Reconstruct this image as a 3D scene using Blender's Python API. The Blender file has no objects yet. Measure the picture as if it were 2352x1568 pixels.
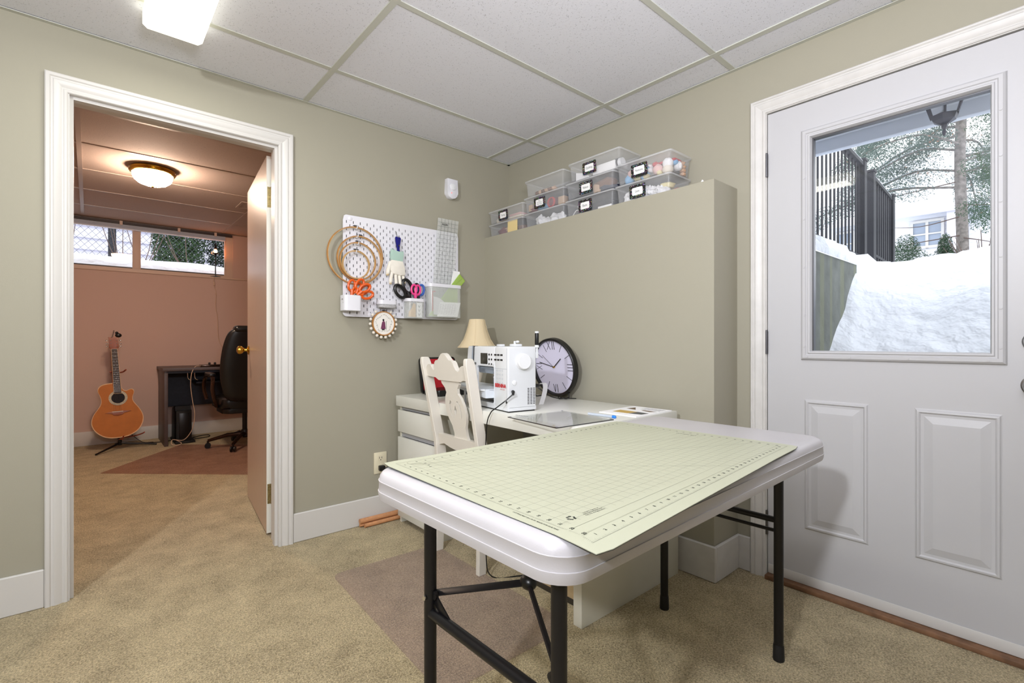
import bpy, bmesh, math, random
from mathutils import Matrix, Vector
R=math.radians; PI=math.pi
sc=bpy.context.scene; COL=sc.collection
rnd=random.Random(7)
H=1.04
# ------------------------------------------------------------------ camera, world, lights
cam_d=bpy.data.cameras.new('camera'); cam=bpy.data.objects.new('camera',cam_d); COL.objects.link(cam)
cam.location=(0,0,H); cam.rotation_euler=(R(90),0,R(49.1-90))
cam_d.sensor_width=36; cam_d.lens=36*1121/2352; cam_d.clip_start=.02; cam_d.clip_end=200
sc.camera=cam
sc.view_settings.view_transform='Standard'; sc.view_settings.look='None'; sc.view_settings.gamma=1
sc.view_settings.use_curve_mapping=False; sc.view_settings.exposure=0.0
w=bpy.data.worlds.new('overcast_sky'); sc.world=w; w.use_nodes=True
bg=w.node_tree.nodes['Background']; bg.inputs[0].default_value=(.93,.965,1,1); bg.inputs[1].default_value=2.3
def area(name,loc,target,size,power,col=(1,1,1)):
    l=bpy.data.lights.new(name,'AREA'); l.shape='DISK'; l.size=size; l.energy=power; l.color=col
    o=bpy.data.objects.new(name,l); COL.objects.link(o); o.location=loc
    o.rotation_euler=(Vector(target)-Vector(loc)).to_track_quat('-Z','Y').to_euler(); return o
area('photographer_flash',(-1.5,.05,2.05),(1.9,1.2,.9),.15,56,(.93,.95,1))
area('ceiling_fill',(.2,-.2,1.6),(.5,.3,2.3),.5,47,(.96,.94,1))  # unseen fill lamp added to brighten the ceiling
ROOM2_LAMP=150; FIXTURE=2.1
# ------------------------------------------------------------------ helpers
def lin(c):
    c/=255; return c/12.92 if c<=.04045 else ((c+.055)/1.055)**2.4
MATS={}
def mat(name,rgb,rough=.5,metal=0,bump=0,bscale=60,var=0,vscale=8,emit=0,alpha=1,trans=0,spec=.5,coat=0,bdist=.002,detail=3):
    m=bpy.data.materials.new(name); m.use_nodes=True; nt=m.node_tree; b=nt.nodes['Principled BSDF']
    c=(lin(rgb[0]),lin(rgb[1]),lin(rgb[2]),1)
    b.inputs['Base Color'].default_value=c; b.inputs['Roughness'].default_value=rough
    b.inputs['Metallic'].default_value=metal; b.inputs['Alpha'].default_value=alpha
    b.inputs['Transmission Weight'].default_value=trans; b.inputs['Specular IOR Level'].default_value=spec
    b.inputs['Coat Weight'].default_value=coat
    if emit:
        b.inputs['Emission Color'].default_value=c; b.inputs['Emission Strength'].default_value=emit
    if bump or var:
        tc=nt.nodes.new('ShaderNodeTexCoord')
    if var:
        n=nt.nodes.new('ShaderNodeTexNoise'); n.inputs['Scale'].default_value=vscale; n.inputs['Detail'].default_value=detail
        nt.links.new(tc.outputs['Object'],n.inputs['Vector'])
        r=nt.nodes.new('ShaderNodeMapRange'); r.inputs['From Min'].default_value=.3; r.inputs['From Max'].default_value=.7
        r.inputs['To Min'].default_value=1-var; r.inputs['To Max'].default_value=1+var
        nt.links.new(n.outputs['Fac'],r.inputs['Value'])
        mx=nt.nodes.new('ShaderNodeVectorMath'); mx.operation='SCALE'; mx.inputs[0].default_value=c[:3]
        nt.links.new(r.outputs[0],mx.inputs['Scale']); nt.links.new(mx.outputs[0],b.inputs['Base Color'])
    if bump:
        n2=nt.nodes.new('ShaderNodeTexNoise'); n2.inputs['Scale'].default_value=bscale; n2.inputs['Detail'].default_value=3
        nt.links.new(tc.outputs['Object'],n2.inputs['Vector'])
        bp=nt.nodes.new('ShaderNodeBump'); bp.inputs['Strength'].default_value=bump; bp.inputs['Distance'].default_value=bdist
        nt.links.new(n2.outputs['Fac'],bp.inputs['Height']); nt.links.new(bp.outputs[0],b.inputs['Normal'])
    MATS[name]=m; return m
def nodes(m): return m.node_tree, m.node_tree.nodes['Principled BSDF']
def pick(nt,b,sock,fac,c0,c1):
    mx=nt.nodes.new('ShaderNodeMix'); mx.data_type='RGBA'; mx.inputs['A'].default_value=c0; mx.inputs['B'].default_value=c1
    nt.links.new(fac,mx.inputs['Factor']); nt.links.new(mx.outputs['Result'],b.inputs[sock]); return mx
def math_n(nt,op,a,b=None):
    n=nt.nodes.new('ShaderNodeMath'); n.operation=op
    for i,v in enumerate((a,b)):
        if v is None: continue
        if isinstance(v,(int,float)): n.inputs[i].default_value=v
        else: nt.links.new(v,n.inputs[i])
    return n.outputs[0]

class MB:
    def __init__(s): s.bm=bmesh.new()
    def _add(s,verts,faces,M=None):
        vs=[s.bm.verts.new((M@Vector(v)) if M is not None else v) for v in verts]
        out=[]
        for f in faces:
            try: out.append(s.bm.faces.new([vs[i] for i in f]))
            except ValueError: pass
        return vs,out
    def box(s,x0,x1,y0,y1,z0,z1,bev=0,seg=2,M=None):
        V=[(x,y,z) for x in(x0,x1) for y in(y0,y1) for z in(z0,z1)]
        F=[(0,1,3,2),(4,6,7,5),(0,4,5,1),(2,3,7,6),(0,2,6,4),(1,5,7,3)]
        vs,fs=s._add(V,F,M)
        if bev:
            es=list({e for f in fs for e in f.edges})
            bmesh.ops.bevel(s.bm,geom=es,offset=bev,segments=seg,profile=.5,affect='EDGES')
        return s
    def obox(s,c,size,M=None,bev=0):
        T=Matrix.Translation(c)@(M if M is not None else Matrix())
        a,b,c2=[q/2 for q in size]; return s.box(-a,a,-b,b,-c2,c2,bev,2,T)
    def bar(s,p0,p1,wd,th,bev=0,up=(0,0,1)):
        p0=Vector(p0);p1=Vector(p1);d=(p1-p0);L=d.length;z=d.normalized();u=Vector(up)
        if abs(z.dot(u))>.98:u=Vector((1,0,0))
        x=u.cross(z).normalized();y=z.cross(x)
        M=Matrix((x,y,z)).transposed().to_4x4(); M.translation=(p0+p1)/2
        return s.box(-wd/2,wd/2,-th/2,th/2,-L/2,L/2,bev,2,M)
    def prism(s,poly,axis,a0,a1,bev=0,M=None):
        n=len(poly)
        def mk(p,a): return {'x':(a,p[0],p[1]),'y':(p[0],a,p[1]),'z':(p[0],p[1],a)}[axis]
        V=[mk(p,a0) for p in poly]+[mk(p,a1) for p in poly]
        F=[tuple(range(n))[::-1],tuple(range(n,2*n))]+[(i,(i+1)%n,n+(i+1)%n,n+i) for i in range(n)]
        vs,fs=s._add(V,F,M)
        if bev:
            es=list({e for f in fs[:2] for e in f.edges})
            bmesh.ops.bevel(s.bm,geom=es,offset=bev,segments=2,profile=.5,affect='EDGES')
        return s
    def ringprism(s,outer,inner,axis,a0,a1,M=None):
        n=len(outer)
        def mk(p,a): return {'x':(a,p[0],p[1]),'y':(p[0],a,p[1]),'z':(p[0],p[1],a)}[axis]
        V=[mk(p,a) for a in(a0,a1) for q in(outer,inner) for p in q]
        F=[]
        for i in range(n):
            j=(i+1)%n
            F+=[(i,j,n+j,n+i),(2*n+i,3*n+i,3*n+j,2*n+j),(i,2*n+i,2*n+j,j),(n+i,n+j,3*n+j,3*n+i)]
        s._add(V,F,M); return s
    def tube(s,pts,r,seg=8,closed=False,M=None,flat=None):
        pts=[Vector(p) for p in pts]; n=len(pts); rs=r if isinstance(r,(list,tuple)) else [r]*n
        V=[];prev=None
        for i,p in enumerate(pts):
            a=pts[(i-1)%n] if (closed or i>0) else p; b=pts[(i+1)%n] if (closed or i<n-1) else p
            d=(b-a).normalized() if (b-a).length>1e-9 else Vector((0,0,1))
            if prev is None: prev=d.orthogonal().normalized()
            prev=(prev-d*prev.dot(d))
            prev=prev.normalized() if prev.length>1e-6 else d.orthogonal().normalized()
            q=d.cross(prev)
            for k in range(seg):
                t=2*PI*k/seg; V.append(p+(prev*math.cos(t)+q*math.sin(t))*rs[i])
        F=[]
        for i in range(n if closed else n-1):
            j=(i+1)%n
            for k in range(seg): F.append((i*seg+k,i*seg+(k+1)%seg,j*seg+(k+1)%seg,j*seg+k))
        if not closed: F+=[tuple(range(seg))[::-1],tuple(range((n-1)*seg,n*seg))]
        s._add(V,F,M); return s
    def cyl(s,p0,p1,r,seg=20,r2=None): return s.tube([p0,p1],[r,r if r2 is None else r2],seg)
    def lathe(s,prof,c=(0,0,0),seg=32,M=None,sx=1,sy=1):
        closed=prof[0]==prof[-1]
        V=[];F=[];n=len(prof)
        for (r,z) in prof:
            for k in range(seg):
                t=2*PI*k/seg; V.append((c[0]+r*sx*math.cos(t),c[1]+r*sy*math.sin(t),c[2]+z))
        for i in range(n-1):
            for k in range(seg): F.append((i*seg+k,i*seg+(k+1)%seg,(i+1)*seg+(k+1)%seg,(i+1)*seg+k))
        if prof[0][0]>1e-5 and not closed: F.append(tuple(range(seg))[::-1])
        if prof[-1][0]>1e-5 and not closed: F.append(tuple(range((n-1)*seg,n*seg)))
        s._add(V,F,M); return s
    def ball(s,c,r,seg=12,sc3=(1,1,1),M=None):
        k=max(6,seg//2+1)
        pr=[(max(1e-4,math.sin(PI*i/k)),-math.cos(PI*i/k)) for i in range(k+1)]
        T=Matrix.Translation(c)@(M if M is not None else Matrix())@Matrix.Diagonal((r*sc3[0],r*sc3[1],r*sc3[2],1))
        return s.lathe(pr,(0,0,0),seg,T)
    def quad(s,a,b,c,d): s._add([a,b,c,d],[(0,1,2,3)]); return s
    def text(s,body,size,M,bold=0,depth=0):
        cu=bpy.data.curves.new('t','FONT'); cu.body=body; cu.size=size; cu.align_x='CENTER'; cu.align_y='CENTER'; cu.offset=bold*size; cu.extrude=depth
        cu.resolution_u=3
        o=bpy.data.objects.new('t',cu); COL.objects.link(o); dg=bpy.context.evaluated_depsgraph_get()
        me=bpy.data.meshes.new_from_object(o.evaluated_get(dg)); me.transform(M); s.bm.from_mesh(me)
        bpy.data.objects.remove(o); bpy.data.curves.remove(cu); bpy.data.meshes.remove(me); return s
    def build(s,name,m,parent=None,smooth=True,ang=35,local=False,norm=True):
        bm=s.bm; bmesh.ops.remove_doubles(bm,verts=bm.verts,dist=1e-6)
        if norm: bmesh.ops.recalc_face_normals(bm,faces=bm.faces)
        me=bpy.data.meshes.new(name); bm.to_mesh(me); bm.free()
        me.materials.append(MATS[m] if isinstance(m,str) else m)
        o=bpy.data.objects.new(name,me); COL.objects.link(o)
        if parent is not None:
            r=parent
            while r.parent: r=r.parent
            if not local and r.name in OFF: me.transform(Matrix.Translation(-OFF[r.name]))
            o.parent=parent
        elif not local:
            # origin at the base centre
            xs=[v.co for v in me.vertices]
            if xs:
                c=Vector(((min(v.x for v in xs)+max(v.x for v in xs))/2,(min(v.y for v in xs)+max(v.y for v in xs))/2,min(v.z for v in xs)))
                me.transform(Matrix.Translation(-c)); o.location=c; OFF[o.name]=c
        if smooth:
            me.shade_smooth(); me.set_sharp_from_angle(angle=R(ang))
        return o
OFF={}
def thing(name,label,cat,loc=(0,0,0),rz=0,group=None,rot=None):
    o=bpy.data.objects.new(name,None); COL.objects.link(o); o.location=loc; o.rotation_euler=rot or (0,0,rz); o.empty_display_size=.05
    o['label']=label; o['category']=cat
    if group:o['group']=group
    OFF[o.name]=Vector(loc); return o
def tag(o,label,cat,group=None,kind=None):
    o['label']=label; o['category']=cat
    if group:o['group']=group
    if kind:o['kind']=kind
    return o
def struct(o,label=None):
    o['kind']='structure'
    if label:o['label']=label
    return o
def sempty(name,loc,label=None):
    o=bpy.data.objects.new(name,None); COL.objects.link(o); o.location=loc; o['kind']='structure'
    if label:o['label']=label
    OFF[o.name]=Vector(loc); return o
def shared(proto_mesh,name,loc,parent,rz=0,scale=None):
    o=bpy.data.objects.new(name,proto_mesh); COL.objects.link(o); r=parent
    while r.parent:r=r.parent
    o.parent=parent; o.location=Vector(loc)-OFF.get(r.name,Vector()); o.rotation_euler=(0,0,rz)
    if scale:o.scale=scale
    return o
def circ(cx,cy,r,n=32,ry=None,a0=0): return [(cx+r*math.cos(a0+2*PI*i/n),cy+(ry or r)*math.sin(a0+2*PI*i/n)) for i in range(n)]
def rrect(x0,x1,y0,y1,r,n=5):
    out=[]
    for cx,cy,a in((x1-r,y1-r,0),(x0+r,y1-r,90),(x0+r,y0+r,180),(x1-r,y0+r,270)):
        for i in range(n+1):
            t=R(a+90*i/n); out.append((cx+r*math.cos(t),cy+r*math.sin(t)))
    return out
def bez(p,n=24):
    # catmull-rom through points
    p=[Vector(q) for q in p]; p=[2*p[0]-p[1]]+p+[2*p[-1]-p[-2]]; out=[]
    m=len(p)-3; k=max(2,n//m)
    for i in range(m):
        a,b,c,d=p[i:i+4]
        for j in range(k):
            t=j/k; out.append(.5*((2*b)+(c-a)*t+(2*a-5*b+4*c-d)*t*t+(3*b-a-3*c+d)*t**3))
    out.append(p[-2]); return out

# ------------------------------------------------------------------ materials
mat('sage_wall',(163,159,142),.75,bump=.25,bscale=220,bdist=.0006)
mat('tan_wall',(206,178,166),.8,bump=.3,bscale=200,bdist=.0006)
mat('trim_white',(210,208,204),.35)
mat('trim_worn',(210,208,204),.4,var=.05,vscale=14)
mat('door_white',(193,193,195),.42,bump=.1,bscale=400,bdist=.0004)
mat('door_brown',(190,166,146),.32,var=.02,vscale=30)
mat('door_edge',(232,232,222),.4)
mat('brass',(205,165,70),.18,1)
mat('old_brass',(165,150,105),.4,.8,var=.35,vscale=90)
mat('nickel',(150,150,150),.3,1)
mat('steel_dark',(105,105,108),.35,1)
mat('chrome',(225,225,228),.1,1)
mat('tile_grid',(196,198,188),.5)
mat('tile_grid_lamplit',(168,150,138),.45)  # dim warm lamplight of the back room put into the grid colour
mat('black_metal',(22,21,24),.38,.2)
mat('black_plastic',(14,14,15),.35)
mat('black_rubber',(18,18,20),.6)
mat('table_plastic',(196,193,195),.36,bump=.4,bscale=500,bdist=.0004,var=.03,vscale=5)
mat('table_edge_line',(232,230,232),.35)
mat('mat_under',(20,28,36),.5)
mat('ink',(52,56,48),.7)
mat('ink_soft',(150,152,134),.8)
mat('desk_white',(222,222,214),.3)
mat('desk_side',(222,220,206),.4)
mat('desk_grey',(178,178,182),.5)
mat('chair_white',(222,217,206),.4)
mat('machine_white',(220,223,226),.25,coat=.3)
mat('machine_grey',(214,222,230),.3)
mat('machine_blue_grey',(150,160,172),.4)  # mid blue-grey for needle housing, lever slot, seams and print
mat('screen_dark',(48,48,42),.2)
mat('red_print',(196,30,36),.5)
mat('shade_cream',(222,204,168),.8)
mat('red_cloth',(176,18,32),.8)
mat('paper',(246,246,246),.7)
mat('paper_text',(110,110,115),.8)
mat('print_gold',(196,164,88),.7); mat('print_charcoal',(84,86,84),.7); mat('print_brown',(112,92,70),.7)
mat('pen_clear',(205,215,228),.2,alpha=.75); mat('pen_blue',(40,130,225),.3)
mat('clock_face',(214,211,232),.5)
mat('peg_white',(228,228,234),.4)
mat('hoop_wood',(176,124,66),.45,var=.15,vscale=30)
mat('hoop_wood_light',(194,156,104),.45,var=.15,vscale=30)
mat('orange_plastic',(214,88,16),.3)
mat('glove_white',(232,227,215),.8,var=.05,vscale=40)
mat('glove_tip',(206,186,148),.85)
mat('cuff_mint',(176,205,192),.85)
mat('clip_blue',(14,16,120),.3)
mat('pink_plastic',(232,70,140),.3); mat('blue_plastic',(60,100,180),.3)
mat('sand_yellow',(214,172,104),.8)
mat('clear_plastic',(232,236,232),.12,alpha=.28)
mat('clear_green',(190,220,110),.2,alpha=.5)
mat('green_edge',(160,200,60),.3)
mat('bin_clear',(222,224,226),.2,alpha=.15)
mat('bin_lid',(226,228,230),.3,alpha=.4)
mat('label_white',(244,244,244),.6)
mat('felt',(232,226,214),.9,bump=.6,bscale=400,bdist=.001)
mat('cloth_white',(240,240,242),.9,bump=.5,bscale=120,bdist=.004)
mat('cloth_black',(36,36,44),.9); mat('cloth_navy',(30,38,66),.9)
mat('cloth_brown',(120,84,62),.9); mat('cloth_tan',(190,160,130),.9); mat('cloth_pink',(228,186,182),.9)
mat('cloth_cream',(226,216,200),.9); mat('cloth_red',(190,30,44),.8); mat('cloth_blue',(128,180,222),.9)
mat('cloth_yellow',(226,214,160),.9); mat('cloth_maroon',(110,34,48),.9); mat('cloth_peach',(206,170,142),.9)
mat('wood_peach',(198,142,98),.6,var=.1,vscale=60)
mat('sticky_yellow',(226,204,146),.7)
mat('ivory_plate',(226,218,190),.4)
mat('yellow_green',(200,200,40),.5)
mat('board_wood',(206,182,142),.6,var=.1,vscale=20)
mat('threshold_wood',(122,88,62),.6,var=.3,vscale=25)
mat('desk2_wood',(84,72,72),.45,var=.1,vscale=18)
mat('desk2_dark',(38,40,54),.5,var=.15,vscale=40)
mat('leather_black',(16,15,16),.32)
mat('bronze_gloss',(64,44,34),.15,.6)
mat('guitar_top',(190,116,52),.5,var=.08,vscale=12,spec=.25)
mat('guitar_neck_wood',(150,78,36),.35)
mat('fretboard',(52,34,26),.45); mat('guitar_back',(22,22,26),.3)
mat('guitar_binding',(220,180,130),.4)
mat('pearl',(180,170,140),.35,var=.4,vscale=160)
mat('cable_cream',(206,176,150),.5); mat('stand_orange',(150,66,40),.5)
mat('snow',(236,240,248),.85,bump=.8,bscale=9,bdist=.06)
mat('concrete',(116,120,116),.9,bump=.4,bscale=25,bdist=.01,var=.2,vscale=7)
mat('fence_black',(34,36,44),.6)
mat('soffit',(236,240,248),.6); mat('fascia',(222,228,240),.6)
mat('lantern_metal',(70,72,84),.5,.3); 
mat('bark',(132,126,122),.95,bump=.9,bscale=30,bdist=.02,var=.4,vscale=14)
mat('needles_grey',(88,108,100),.9); mat('needles_green',(66,92,70),.9); mat('brown_leaves',(176,134,110),.9)
mat('hedge_green',(58,84,50),.9); mat('hedge_dark',(40,60,42),.9)
mat('twig',(104,88,82),.9)
mat('siding',(240,241,246),.8); mat('house_lavender',(216,214,226),.8); mat('house_glass',(150,162,180),.2)  # pale lavender for gutter, corner bay and the neighbouring siding
mat('wire',(92,96,106),.5,.4)
mat('window_vinyl',(212,186,168),.5); mat('window_brown',(120,84,66),.5)
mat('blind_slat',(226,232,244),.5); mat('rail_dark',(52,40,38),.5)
mat('speckle_grey',(176,172,176),.5,var=.5,vscale=500)
mat('dial_white',(236,238,240),.3)
mat('purple_thread',(118,62,92),.9); mat('green_thread',(70,84,66),.9); mat('linen',(238,234,226),.9)
mat('ribbon_white',(236,236,238),.35,alpha=.85)

# carpet
m=mat('carpet',(196,178,142),.95); nt,b=nodes(m)
tc=nt.nodes.new('ShaderNodeTexCoord')
n1=nt.nodes.new('ShaderNodeTexNoise'); n1.inputs['Scale'].default_value=170; n1.inputs['Detail'].default_value=4; n1.inputs['Roughness'].default_value=.7
n2=nt.nodes.new('ShaderNodeTexNoise'); n2.inputs['Scale'].default_value=9; n2.inputs['Detail'].default_value=5
for n in(n1,n2): nt.links.new(tc.outputs['Object'],n.inputs['Vector'])
s1=math_n(nt,'MULTIPLY',math_n(nt,'SUBTRACT',n1.outputs['Fac'],.5),2.9)
s2=math_n(nt,'MULTIPLY',math_n(nt,'SUBTRACT',n2.outputs['Fac'],.5),.9)
fac=math_n(nt,'ADD',math_n(nt,'ADD',s1,s2),.5)
pick(nt,b,'Base Color',fac,(lin(126),lin(109),lin(70),1),(lin(224),lin(205),lin(160),1))
vo=nt.nodes.new('ShaderNodeTexVoronoi'); vo.inputs['Scale'].default_value=260; nt.links.new(tc.outputs['Object'],vo.inputs['Vector'])
ad=math_n(nt,'ADD',n1.outputs['Fac'],math_n(nt,'MULTIPLY',vo.outputs['Distance'],.6))
bp=nt.nodes.new('ShaderNodeBump'); bp.inputs['Strength'].default_value=1; bp.inputs['Distance'].default_value=.006
nt.links.new(ad,bp.inputs['Height']); nt.links.new(bp.outputs[0],b.inputs['Normal'])
b.inputs['Sheen Weight'].default_value=.2
# acoustic tile
def tile_mat(name,rgb):
    m=mat(name,rgb,.85); nt,b=nodes(m); tc=nt.nodes.new('ShaderNodeTexCoord')
    gm=nt.nodes.new('ShaderNodeNewGeometry')
    n=nt.nodes.new('ShaderNodeTexNoise'); n.inputs['Scale'].default_value=210; n.inputs['Detail'].default_value=1.2
    nt.links.new(gm.outputs['Position'],n.inputs['Vector'])
    r=nt.nodes.new('ShaderNodeMapRange'); r.inputs['From Min'].default_value=.27; r.inputs['From Max'].default_value=.35
    nt.links.new(n.outputs['Fac'],r.inputs['Value'])
    c=(lin(rgb[0]),lin(rgb[1]),lin(rgb[2]),1); d=(c[0]*.66,c[1]*.66,c[2]*.66,1)
    pick(nt,b,'Base Color',r.outputs[0],d,c)
    n3=nt.nodes.new('ShaderNodeTexNoise'); n3.inputs['Scale'].default_value=90; nt.links.new(gm.outputs['Position'],n3.inputs['Vector'])
    h=math_n(nt,'ADD',math_n(nt,'MULTIPLY',r.outputs[0],1.0),math_n(nt,'MULTIPLY',n3.outputs['Fac'],.6))
    bp=nt.nodes.new('ShaderNodeBump'); bp.inputs['Strength'].default_value=.5; bp.inputs['Distance'].default_value=.0015
    nt.links.new(h,bp.inputs['Height']); nt.links.new(bp.outputs[0],b.inputs['Normal'])
tile_mat('acoustic',(229,231,239)); tile_mat('acoustic_lamplit',(182,164,154))  # second tile colour has the back room's dim warm lamplight painted in
# thin glass: transparent + fresnel reflection
def glass(name,tint=(1,1,1),extra=.0,kf=.8):
    m=bpy.data.materials.new(name); m.use_nodes=True; nt=m.node_tree; nt.nodes.clear(); MATS[name]=m
    out=nt.nodes.new('ShaderNodeOutputMaterial'); tr=nt.nodes.new('ShaderNodeBsdfTransparent'); tr.inputs[0].default_value=(*tint,1)
    gl=nt.nodes.new('ShaderNodeBsdfGlossy'); gl.inputs['Roughness'].default_value=.02
    fr=nt.nodes.new('ShaderNodeFresnel'); fr.inputs[0].default_value=1.45
    f=math_n(nt,'ADD',math_n(nt,'MULTIPLY',fr.outputs[0],kf),extra)
    mx=nt.nodes.new('ShaderNodeMixShader'); nt.links.new(f,mx.inputs[0]); nt.links.new(tr.outputs[0],mx.inputs[1]); nt.links.new(gl.outputs[0],mx.inputs[2]); nt.links.new(mx.outputs[0],out.inputs[0])
glass('pane_glass'); glass('acrylic',(.97,.975,.97),.02,.38); glass('pane_glass_far',kf=.35)
# vinyl floor mats
def vinyl(name,tint,dif,f,rough):
    m=bpy.data.materials.new(name); m.use_nodes=True; nt=m.node_tree; b=nt.nodes['Principled BSDF']; MATS[name]=m
    b.inputs['Base Color'].default_value=dif; b.inputs['Roughness'].default_value=rough
    out=nt.nodes['Material Output']; tr=nt.nodes.new('ShaderNodeBsdfTransparent'); tr.inputs[0].default_value=tint
    mx=nt.nodes.new('ShaderNodeMixShader'); mx.inputs[0].default_value=f
    nt.links.new(tr.outputs[0],mx.inputs[1]); nt.links.new(b.outputs[0],mx.inputs[2]); nt.links.new(mx.outputs[0],out.inputs[0])
vinyl('vinyl_mat',(.965,.935,.945,1),(.52,.45,.41,1),.13,.4)
vinyl('vinyl_mat_brown',(.92,.84,.83,1),(.45,.28,.24,1),.14,.25)
# luminous
m=mat('tube_lens',(255,252,232),.4,emit=FIXTURE)
m=mat('bowl_glass',(255,226,200),.3,emit=ROOM2_LAMP)
m=mat('bulb_glow',(255,150,80),.3,emit=60)
m=mat('led_red',(255,40,40),.3,emit=1.5)

# ------------------------------------------------------------------ floor, ceilings, walls
CZ=2.293
fl=struct(MB().box(-2.2,2.42,-2.2,6.6,-.06,0).build('floor','carpet'),'beige cut pile carpet through both rooms')
def tbox(bld,*a): return bld.box(*a)
# left wall (with doorway) : room side sage, far side tan
DX0,DX1,DT=-.078,.743,2.052
b_=MB()
for y0,y1,mm,nm in((2.65,2.712,'sage_wall','wall_left'),(2.712,2.77,'tan_wall','wall_partition')):
    b_=MB(); b_.box(-2.2,DX0,y0,y1,0,2.40); b_.box(DX1,2.42,y0,y1,0,2.40); b_.box(DX0,DX1,y0,y1,DT,2.40)
    struct(b_.build(nm,mm,smooth=False))
# right wall with exterior door opening
EY0,EY1,ET=-.005,.905,2.055
b_=MB(); b_.box(2.265,2.42,EY1,2.65,0,2.40); b_.box(2.265,2.42,-2.2,EY0,0,2.40); b_.box(2.265,2.42,EY0,EY1,ET,2.40)
struct(b_.build('wall_right','sage_wall',smooth=False))
struct(MB().box(2.044,2.265,1.024,2.65,0,1.745).build('wall_ledge','sage_wall',smooth=False),'sage painted boxed out ledge along the right wall')
struct(MB().box(-2.3,-2.2,-2.2,2.65,0,2.40).build('wall_side','sage_wall'))
struct(MB().box(-2.3,2.42,-2.3,-2.2,0,2.40).build('wall_behind','sage_wall'))
# ceilings: slab, grid, tiles
def ceiling(name,x0,x1,y0,y1,xl,yl,tm,gm):
    root=sempty(name,((x0+x1)/2,(y0+y1)/2,CZ))
    MB().box(x0,x1,y0,y1,CZ+.03,CZ+.09).build('deck',tm,root,smooth=False)
    xs=[x0]+[x for x in xl if x0<x<x1]+[x1]; ys=[y0]+[y for y in yl if y0<y<y1]+[y1]
    for x in xs[1:-1]: MB().box(x-.013,x+.013,y0,y1,CZ,CZ+.03).build('main_tee',gm,root,smooth=False)
    for i in range(len(xs)-1):
        for y in ys[1:-1]:
            a=xs[i]+(.013 if i else 0); c=xs[i+1]-(.013 if i<len(xs)-2 else 0)
            MB().box(a,c,y-.012,y+.012,CZ+.001,CZ+.03).build('cross_tee',gm,root,smooth=False)
    e=MB(); e.box(x0,x0+.02,y0,y1,CZ-.001,CZ+.002); e.box(x1-.02,x1,y0,y1,CZ-.001,CZ+.002); e.box(x0,x1,y0,y0+.02,CZ-.001,CZ+.002); e.box(x0,x1,y1-.02,y1,CZ-.001,CZ+.002)
    e.build('wall_angle',gm,root,smooth=False)
    for i in range(len(xs)-1):
        for j in range(len(ys)-1):
            dz=rnd.uniform(0,.002)
            MB().box(xs[i]+.008,xs[i+1]-.008,ys[j]+.008,ys[j+1]-.008,CZ+.004+dz,CZ+.018+dz).build('ceiling_tile',tm,root,smooth=False)
    return root
ceiling('ceiling',-2.2,2.265,-2.2,2.65,[.852-1.22*2,.852-1.22,.852,2.07],[2.245-.605*k for k in range(8)],'acoustic','tile_grid')
ceiling('ceiling_2',-1.0,2.42,2.77,6.53,[-.05,1.17,2.39],[3.51,4.12,4.73,5.34,5.95],'acoustic_lamplit','tile_grid_lamplit')

# ---------------- back room shell
WY=6.47
b_=MB(); b_.box(-1.1,2.5,WY,6.75,0,1.762)
struct(b_.build('wall_far','tan_wall',smooth=False))
b_=MB(); b_.box(1.285,2.5,6.53,6.75,1.762,2.4); b_.box(-1.1,-.78,6.53,6.75,1.762,2.4); b_.box(-.78,1.285,6.53,6.75,2.275,2.4)
struct(b_.build('wall_far_upper','tan_wall',smooth=False))
struct(MB().box(-1.1,-1.0,2.77,6.47,0,2.4).build('wall_back_left','tan_wall'))
struct(MB().box(2.42,2.5,2.65,6.47,0,2.4).build('wall_back_right','tan_wall'))
struct(MB().box(-1.0,2.42,6.455,6.535,1.762,1.782,.003).build('trim_sill','window_vinyl'),'painted sill board along the top of the low wall')
struct(MB().box(-1.0,2.42,6.455,6.47,0,.14,.003).build('baseboard_far','trim_white'))
# back room window
win=sempty('window_1',(.25,6.58,1.78),'wide low sliding basement window')
f=MB(); f.box(-.78,1.285,6.535,6.60,1.782,1.812); f.box(-.78,1.285,6.535,6.60,2.245,2.275)
f.box(-.78,-.74,6.535,6.60,1.812,2.245); f.box(1.215,1.285,6.535,6.60,1.812,2.245)
f.build('window_frame','window_vinyl',win,smooth=False)
MB().box(.347,.416,6.53,6.59,1.812,2.245,.003).build('mullion','window_vinyl',win)
MB().box(1.15+.052,1.215,6.545,6.58,1.812,2.245,.003).build('sash_stile','window_vinyl',win)
MB().box(-.74,.347,6.565,6.569,1.812,2.245).build('pane','pane_glass_far',win,smooth=False)
MB().box(.416,1.202,6.565,6.569,1.812,2.245).build('pane','pane_glass_far',win,smooth=False)
MB().box(-.74,1.215,6.60,6.62,1.79,1.832).build('outer_sill','rail_dark',win,smooth=False)
# raised blinds
bl=thing('venetian_blind','raised white venetian blind gathered under its dark headrail across the back room window','blind',(.25,6.51,2.2))
MB().box(-.76,1.27,6.485,6.525,2.262,2.285).build('headrail','rail_dark',bl,smooth=False)
sl=MB()
for k in range(7): sl.box(-.74,1.2,6.49,6.52,2.222+k*.0055,2.2245+k*.0055)
sl.build('slat_stack','blind_slat',bl,smooth=False)
MB().box(-.74,1.2,6.488,6.522,2.208,2.220,.003).build('bottom_rail','blind_slat',bl)
for x in(-.35,.25,.75,1.1):
    MB().box(x-.012,x+.012,6.478,6.486,2.25,2.292).build('bracket','window_vinyl',bl,smooth=False)

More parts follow.
